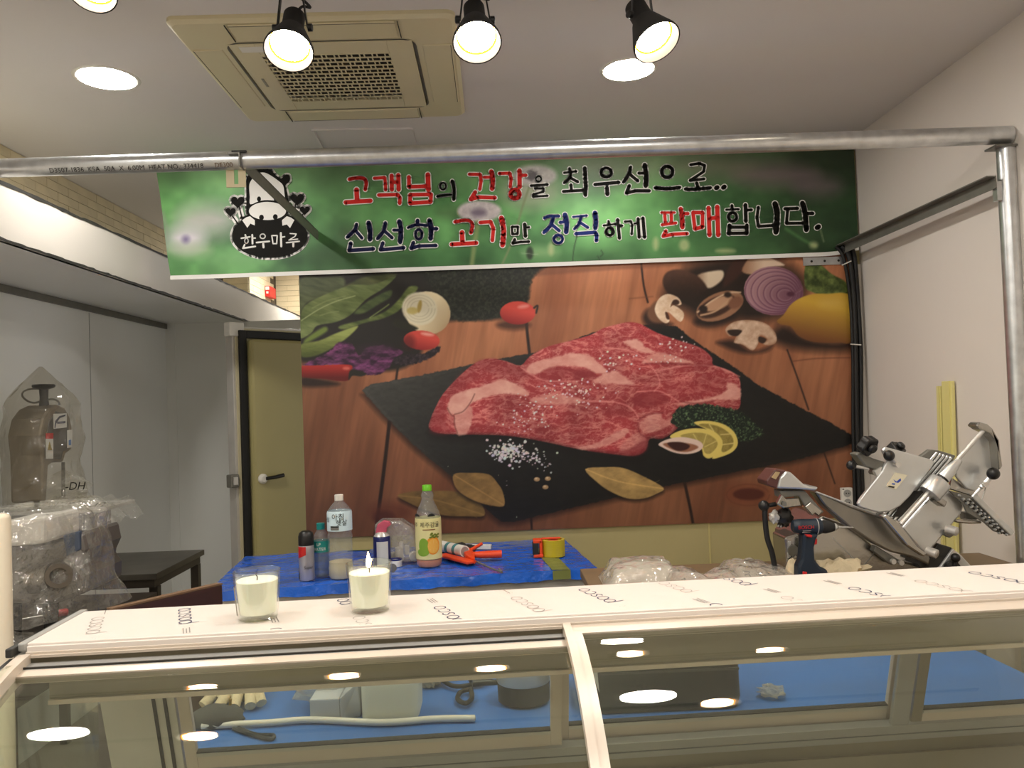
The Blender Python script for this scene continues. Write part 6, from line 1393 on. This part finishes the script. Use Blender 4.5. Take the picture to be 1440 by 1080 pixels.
# plastic wrapped parcels: folded film over paper, as three neighbouring heaps
sil = [(.325, 0), (.335, .03), (.36, .062), (.43, .074), (.52, .07), (.58, .065), (.62, .05), (.68, .056), (.74, .064), (.80, .058), (.86, .04), (.91, .018), (.93, 0)]
def hgt(x):
    for (a_, h0_), (b_, h1_) in zip(sil[:-1], sil[1:]):
        if a_ <= x <= b_: return h0_+(h1_-h0_)*(x-a_)/(b_-a_)
    return 0
for k, (xa, xb, ya, yb2, lab, cc) in enumerate(((.326, .56, 2.42, 2.66, 'crumpled clear plastic sheeting, the leftmost parcel on the bench', (196, 188, 176)), (.50, .72, 2.28, 2.50, 'clear wrapped parcel with black handwriting between two other parcels', (176, 158, 144)), (.70, .928, 2.36, 2.62, 'long wrapped parcel nearest the slicer on the bench', (160, 146, 130)))):
    t = thing('wrapped_parcel', ((xa+xb)/2, (ya+yb2)/2, BZ), lab, 'parcel', group='plastic wrapped parcels')
    def sheet_(sc, am, sd, up):
        def fn(u, v):
            x = xa+(xb-xa)*u; y = ya+(yb2-ya)*v; e = max(0., math.sin(math.pi*v))**.35*min(1, min(u, 1-u)*9+.0)**.5
            n_ = mnoise.noise(Vector((x*14, y*14, sd)))*am+abs(mnoise.noise(Vector((x*30+y*14, y*22, sd+4))))*am*.8
            return (x, y, BZ+.002+up+max(0., (max(hgt(x), .04)*sc+n_)*e))
        return fn
    m = MB(); m.grid(sheet_(.86, .004, 3.+k, 0), 20, 14); m.build('contents', mat('parcel_paper_%d' % k, cc, .7, var=.1, vscale=18), t, smooth=60)
    m = MB(); m.grid(sheet_(1., .016, 7.+k, .002), 44, 34); m.build('plastic_wrap', M['bag2'], t, smooth=70)
    if k:
        f_ = sheet_(.86, .004, 3.+k, .0035)
        for j in range(10):
            m = MB(); u0, v0 = rng.uniform(.1, .8), rng.uniform(.06, .3)
            stroke(m, [(u0, v0), (u0+rng.uniform(.03, .09), v0+rng.uniform(-.03, .05)), (u0+rng.uniform(.0, .09), v0-rng.uniform(.02, .06))], .012, f_, 5); m.build('pen_mark', cols['k'], t, fix=False)

# ================================================================== left side: tables, machines, board
t = thing('dark_side_table', (-1.75, 3.58, 0), 'dark steel table against the left wall, the farther one', 'table', group='dark side tables')
MB().box(-2.12, -1.41, 3.32, 3.86, .845, .87).build('table_top', mat('worn_dark_top', (78, 74, 66), .3, .5, var=.35, vscale=7), t, bevel=.002)
MB().box(-2.10, -1.425, 3.335, 3.845, .81, .845).build('apron', M['darktable'], t)
for x in (-2.08, -1.455):
    for y in (3.35, 3.80): MB().box(x, x+.035, y, y+.035, 0, .81).build('leg', M['darktable'], t)
t = thing('dark_machine_table', (-1.75, 2.85, 0), 'dark steel table under the wrapped grinder, the nearer one', 'table', group='dark side tables')
MB().box(-2.12, -1.40, 2.30, 3.30, .785, .80).build('table_top', mat('dark_top', (62, 55, 48), .4, .3, var=.1, vscale=6), t, bevel=.002)
MB().box(-2.10, -1.40, 2.31, 3.29, .69, .785).build('apron', M['darktable'], t, bevel=.003)
for x in (-2.08, -1.455):
    for y in (2.34, 3.24): MB().box(x, x+.035, y, y+.035, 0, .69).build('leg', M['darktable'], t)
# dark brown board behind the case
b0_, b1_ = aY(158, 858, 1.78), aY(313, 822, 2.06)
b1_.z = b0_.z+.03
t = thing('brown_board', ((b0_.x+b1_.x)/2, (b0_.y+b1_.y)/2, 0), 'dark brown wooden board standing behind the left end of the case', 'board')
d_ = Vector((b1_.x-b0_.x, b1_.y-b0_.y, 0)).normalized(); n_ = Vector((-d_.y, d_.x, 0))
b1_ = aY(313, 822, b1_.y)
m = MB(); m.prism([b0_, b1_, Vector((b1_.x, b1_.y, 0)), Vector((b0_.x, b0_.y, 0))], n_*.018); m.build('panel', M['brownboard'], t, bevel=.003)
m = MB(); m.bar(b0_+n_*.009+Vector((0, 0, .002)), b1_+n_*.009+Vector((0, 0, .002)), .019, .004); m.build('top_edge', mat('board_edge', (112, 84, 58), .5), t)
# white post at the left frame edge
wp = aY(-1, 722, 1.95); t = thing('white_post', (wp.x, 1.95, 0), 'white rounded plastic post at the left edge beside the grinder', 'post')
MB().lathe([(.024, 0), (.024, wp.z-.012), (.02, wp.z-.004), (.01, wp.z)], 24, (wp.x, 1.95, 0)).build('post', mat('ivory_plastic', (226, 214, 192), .4), t, smooth=50)
# bone saw in a clear bag
sxf = -1.84
saw = thing('bone_saw', (sxf-.05, 3.40, .87), 'grey upright bone saw with black top knob under clear plastic', 'bone saw')
prof_px = [(62, 706), (60, 640), (57, 612), (62, 588), (72, 574), (82, 569), (92, 573), (99, 586), (102, 600), (102, 632), (93, 638), (90, 650), (76, 650), (69, 655), (66, 706)]
P_ = [aX(a, b, sxf) for a, b in prof_px]
MB().prism(P_, (-.135, 0, 0)).build('column', mat('saw_grey', (128, 118, 100), .45, .3), saw, bevel=.012)
P2 = [aX(a, b, sxf+.004) for a, b in [(65, 612), (70, 592), (80, 578), (90, 581), (97, 595), (98, 630), (89, 636), (87, 646), (72, 645), (66, 640)]]
MB().prism(P2, (-.01, 0, 0)).build('door_cover', mat('saw_dark', (74, 70, 62), .45, .3), saw, bevel=.004)
def lab(pts, mm, off=.006, name='label'): MB().prism([aX(a, b, sxf+off) for a, b in pts], (-.002, 0, 0)).build(name, mm, saw)
lwhite = mat('label_white', (214, 214, 210), .5)
lab([(75.5, 582), (94, 581), (94, 601), (76, 603)], lwhite); lab([(77, 602), (78, 592), (84, 585), (92, 583), (92, 585), (84, 588), (79, 596), (78, 602)], mat('label_navy', (40, 46, 70), .5), .0075, 'label_arc'); lab([(81, 593), (92, 592), (92, 595), (81, 596)], mat('label_ink', (60, 64, 84), .5), .0075, 'label_text')
lab([(65, 609), (75, 609), (75, 617), (65, 617)], M['red']); lab([(65, 617), (75, 617), (75, 645), (65, 645)], lwhite); lab([(67.5, 633), (70, 621), (73.5, 633)], mat('label_warn', (150, 130, 50), .5), .0075, 'warning_mark')
lab([(95, 605), (102, 604), (101, 629), (95, 630)], lwhite, .008); lab([(97, 619), (100, 618), (100, 626), (97, 626)], mat('label_blue', (90, 130, 190), .5), .0095, 'label_mark')
kn = aX(62, 566, sxf-.06); MB().lathe([(.02, -.02), (.016, .02), (.018, .055), (.04, .062), (.045, .07), (.042, .076), (.01, .078)], 24, kn).build('tension_knob', M['black'], saw, smooth=45)
kc = kn+Vector((-.02, 0, .02)); MB().tube([kc+Vector((.05*math.cos(a)-.02, 0.0+.012*math.sin(2*a), .03*math.sin(a)+.01)) for a in [k*math.pi/9 for k in range(18)]], .0042, 8, closed=True).build('hose_loop', M['dsteel'], saw, smooth=60)
kc = kn+Vector((.03, 0, 0)); MB().tube([kc+Vector((.035*math.cos(a), 0, .025*math.sin(a)-.012)) for a in [k*math.pi/10 for k in range(11)]], .0042, 8).build('hose_loop', M['dsteel'], saw, smooth=60)
bl0, bl1 = aX(89, 650, sxf-.02), aX(89, 700, sxf-.02); MB().bar(bl0, bl1, .014, .004, (0, 1, 0)).build('blade', M['dsteel'], saw)
MB().box(sxf-.20, sxf+.20, 3.33, 3.66, aX(150, 690, sxf).z-.045, aX(150, 690, sxf).z-.03).build('saw_table', M['stain'], saw, bevel=.003)
MB().box(sxf-.18, sxf+.12, 3.36, 3.60, .871, aX(150, 690, sxf).z-.045).build('saw_base', mat('saw_base_grey', (96, 90, 80), .45, .3), saw, bevel=.006)
# its clear bag: a tall loose cone, open wrinkles
bagt = thing('saw_bag', (sxf-.06, 3.36, .9), 'tall clear plastic bag pulled over the bone saw', 'plastic bag')
m = MB(); bc = Vector((sxf-.055, 3.385, 0)); zt = aX(52, 515, sxf-.05).z; zb = aX(60, 715, sxf).z
def bagf(u, v):
    th = 2*math.pi*u; z_ = zb+(zt-zb)*v; r1 = (.155-.02*v) if v < .72 else .14*(1-((v-.72)/.28)**1.3)+.004
    n_ = mnoise.noise(Vector((math.cos(th)*2.2, math.sin(th)*2.2, v*5)))*.022+mnoise.noise(Vector((math.cos(th)*6, math.sin(th)*6, v*13+3)))*.008
    r1 = max(.004, r1+n_*(1 if v < .9 else .3)); return (bc.x+r1*math.cos(th)*.95, bc.y+r1*math.sin(th)*1.0-.0, z_)
m.grid(bagf, 44, 40); m.build('film', film('thin_saw_film', (236, 234, 228), .07, (220, 216, 206), 1., .08, 1.4, bump=.5, bscale=14), bagt)
# crumpled printed wrap on the saw table
cw_ = aX(125, 690, sxf+.08)
wt = thing('crumpled_wrap', cw_, 'crumpled clear wrap with black handwriting over the saw table', 'plastic wrap')
def wrapf(u, v):
    x = sxf-.02+u*.30; y = 3.26+v*.30; z_ = aX(150, 690, sxf).z-.02
    n_ = abs(mnoise.noise(Vector((x*9, y*9, 2))))*.06+mnoise.noise(Vector((x*24, y*24, 5)))*.018
    edge = max(0, u-.80)*.3+max(0, .12-v)*.8
    return (x, y, z_+n_+.012*math.sin(u*5)-edge)
m = MB(); m.grid(wrapf, 34, 34); m.build('sheet', M['bag'], wt)
m = MB(); c_ = aX(112, 680, sxf+.06)
def wrapup(u, v):
    x = sxf-.02+u*.20; y = 3.30+.06*mnoise.noise(Vector((u*4, v*4, 8)))+.03*abs(mnoise.noise(Vector((u*9, v*9, 1)))); z_ = aX(150, 690, sxf).z-.02+v*(.16-.10*abs(u-.45))
    return (x, y, z_)
m.grid(wrapup, 26, 26); m.build('upright_fold', M['bag'], wt)
m = MB(); o_ = aY(106, 684, 3.24); addtext(m, '-DH', .045, lambda x, y: (o_.x+x+y*.25, o_.y, o_.z+y)); o2_ = aY(140, 710, 3.22); addtext(m, '1/2', .035, lambda x, y: (o2_.x+x+y*.6, o2_.y, o2_.z+y*.7)); m.build('handwriting', cols['k'], wt, fix=False)
# meat grinder in film
GY = 2.62
gt = thing('meat_grinder', aY(60, 868, GY), 'meat grinder with white tray and round nozzle wrapped in plastic', 'meat grinder')
def GP(P, y): return [aY(a/4.5, 680+b/4.5, y) for a, b in P]
def zfix(P): return [Vector((p.x, p.y, max(p.z, .815))) for p in P]
MB().prism(GP([(-40, 250), (90, 240), (280, 210), (285, 380), (110, 400), (-40, 400)], GY-.02), (0, .22, 0)).build('hopper_tray', mat('tray_white', (206, 202, 196), .5), gt, bevel=.012)
MB().prism(zfix(GP([(40, 400), (390, 380), (520, 300), (545, 420), (500, 520), (548, 580), (548, 690), (330, 770), (60, 760)], GY+.03)), (0, .26, 0)).build('motor_body', mat('grinder_body', (112, 108, 104), .4, .5), gt, bevel=.015)
MB().prism(zfix(GP([(395, 330), (500, 300), (505, 420), (420, 460)], GY+.02)), (0, .02, 0)).build('side_cover', mat('cover_blue_grey', (70, 80, 98), .5), gt, bevel=.004)
nz = GP([(372, 585)], GY-.05)[0]; MB().lathe([(.034, .13), (.034, .02), (.040, .018), (.040, 0), (.026, 0), (.024, .03), (.002, .03)], 28, nz, (-.35, .9, .1), False, True).build('nozzle', mat('nozzle_grey', (120, 114, 106), .35, .7), gt, smooth=40)
MB().tube(GP([(200, 610), (330, 590)], GY+.02), .045, 24).build('barrel', mat('barrel_grey', (128, 122, 114), .4, .6), gt, smooth=50)
MB().lathe([(.018, 0), (.024, .02), (.02, .035)], 16, Vector((GP([(530, 700)], GY-.02)[0].x, GY-.03, .801))).build('foot_knob', M['black'], gt, smooth=40)
for a in (90, 320): q = GP([(a, 760)], GY+.05)[0]; MB().lathe([(.02, .801), (.024, max(.83, q.z))], 14, (q.x, q.y, 0)).build('foot', M['rubber'], gt)
gb = thing('grinder_bag', aY(60, 868, GY), 'clear crumpled plastic film draped round the meat grinder', 'plastic bag')
def drape(u, v):
    th = R(150+u*235); z0_ = .87; top_ = GP([(200, 190)], GY)[0].z+.01; c_ = GP([(240, 500)], GY+.11)[0]
    flare = .04*(1-v); r1 = .185+flare+.03*math.sin(th*3)*(1-v); 
    n_ = abs(mnoise.noise(Vector((math.cos(th)*1.6, math.sin(th)*1.6, v*2.2))))*.06+mnoise.noise(Vector((math.cos(th)*7+v*5, math.sin(th)*7, v*4)))*.010
    k = 1 if v < .78 else max(.05, 1-((v-.78)/.22)**2)
    return (c_.x+(r1*1.0+n_)*math.cos(th)*k, c_.y+(r1*.95+n_)*math.sin(th)*k, z0_+(top_-z0_)*min(1, v*1.12)+n_*.5)
m = MB(); m.grid(drape, 60, 36); m.build('film', M['bag'], gb)
gb2 = thing('loose_film', aY(25, 890, 2.45), 'loose plastic film hanging at the lower left beside the post', 'plastic film')
m = MB(); c_ = aY(22, 870, 2.5); m.grid(lambda u, v: (c_.x-.06+u*.16, 2.40+.05*mnoise.noise(Vector((u*4, v*5, 3)))+.02*math.sin(u*14), .802+v*.17*(1-.5*u)), 24, 24); m.build('film', M['bag'], gb2)
# red handled screwdriver
q0, q1 = aZ(96, 866, .80), aZ(66, 871, .80)
t = thing('screwdriver', q1, 'red handled screwdriver lying under the wrapped grinder', 'screwdriver')
u_ = (q1-q0).normalized(); q0.z = q1.z = .815
MB().tube([q0, q0.lerp(q1, .1), q0.lerp(q1, .9), q1], [.010, .0135, .0135, .008], 12).build('handle', M['red'], t, smooth=50)
MB().tube([q1, q1+u_*.10], .0035, 8).build('shaft', M['stain'], t, smooth=50)

# ================================================================== small pieces hang under the part they sit on
SUB = {'spot_lamp': {'reflector_rim': 'shade', 'lens': 'shade', 'pivot_knob': 'stirrup_arm'},
       'cordless_drill': {'chuck_jaws': 'chuck', 'drill_bit': 'chuck', 'brand_lettering': 'motor_housing', 'small_print': 'motor_housing', 'ring_line': 'motor_housing', 'direction_switch': 'motor_housing', 'trigger': 'grip', 'battery_clip': 'grip'},
       'meat_slicer': {'maker_plate': 'blade_guard', 'plate_mark': 'blade_guard', 'plate_text': 'blade_guard', 'lever_nut': 'blade_guard', 'maker_label': 'cover_end', 'hub_seal': 'carriage_hub', 'hub_lug': 'carriage_hub', 'housing_seam': 'base_housing', 'fence_rib': 'fence_plate', 'dark_slot': 'fence_plate', 'grip_studs': 'stud_plate', 'grip_groove': 'stud_plate', 'stud_plate_edge': 'stud_plate', 'oval_badge': 'end_block', 'end_screw': 'end_block', 'push_button': 'switch_panel', 'dial': 'switch_panel'},
       'bone_saw': {'label': 'door_cover', 'label_arc': 'door_cover', 'label_text': 'door_cover', 'warning_mark': 'door_cover', 'label_mark': 'door_cover'},
       'glass_candle': {'wick': 'wax', 'flame': 'wax', 'paper_label': 'glass_cup'},
       'ceiling_air_conditioner': {'flap_gap': 'air_flap', 'badge': 'grille_plate', 'sticker': 'grille_plate'},
       'display_case': {'film_print': 'top_panel', 'film_print_faint': 'top_panel', 'film_small_print': 'top_panel'},
       'work_table': {'tape_strip': 'tarp_cover'}, 'pipe_frame': {'stencil': 'crossbar', 'strut_lug': 'post', 'slotted_hanger': 'crossbar'},
       'door_1': {'lever_handle': 'handle_rose', 'latch_tongue': 'latch'}, 'caulking_gun': {'cartridge_band': 'cartridge', 'cartridge_end': 'cartridge', 'rod_hook': 'push_rod'},
       'fire_alarm': {'lamp': 'housing', 'face': 'housing'}, 'dark_pouch': {'zip_pull': 'pouch'}, 'spray_can': {'red_label': 'can', 'dark_label': 'can', 'lettering': 'can'}, 'brown_board': {'top_edge': 'panel'}}
base_name = lambda o: o.name.rsplit('.', 1)[0] if o.name[-3:].isdigit() and o.name[-4:-3] == '.' else o.name
def mid(o):
    c = [Vector(v) for v in o.bound_box]; return sum(c, Vector())/8
bpy.context.view_layer.update()
for root in [o for o in col.objects if o.parent is None and base_name(o) in SUB]:
    mp_ = SUB[base_name(root)]; kids = list(root.children)
    for k in kids:
        tgt = mp_.get(base_name(k))
        if not tgt: continue
        cand = [c for c in kids if base_name(c) == tgt]
        if cand: k.parent = min(cand, key=lambda c: (mid(c)-mid(k)).length)
for o in col.objects:
    if o.name.startswith('lettering') and o.parent and o.parent.name.split('.')[0] in ('label', 'can'): o['kind'] = 'stuff'
bpy.context.view_layer.update()
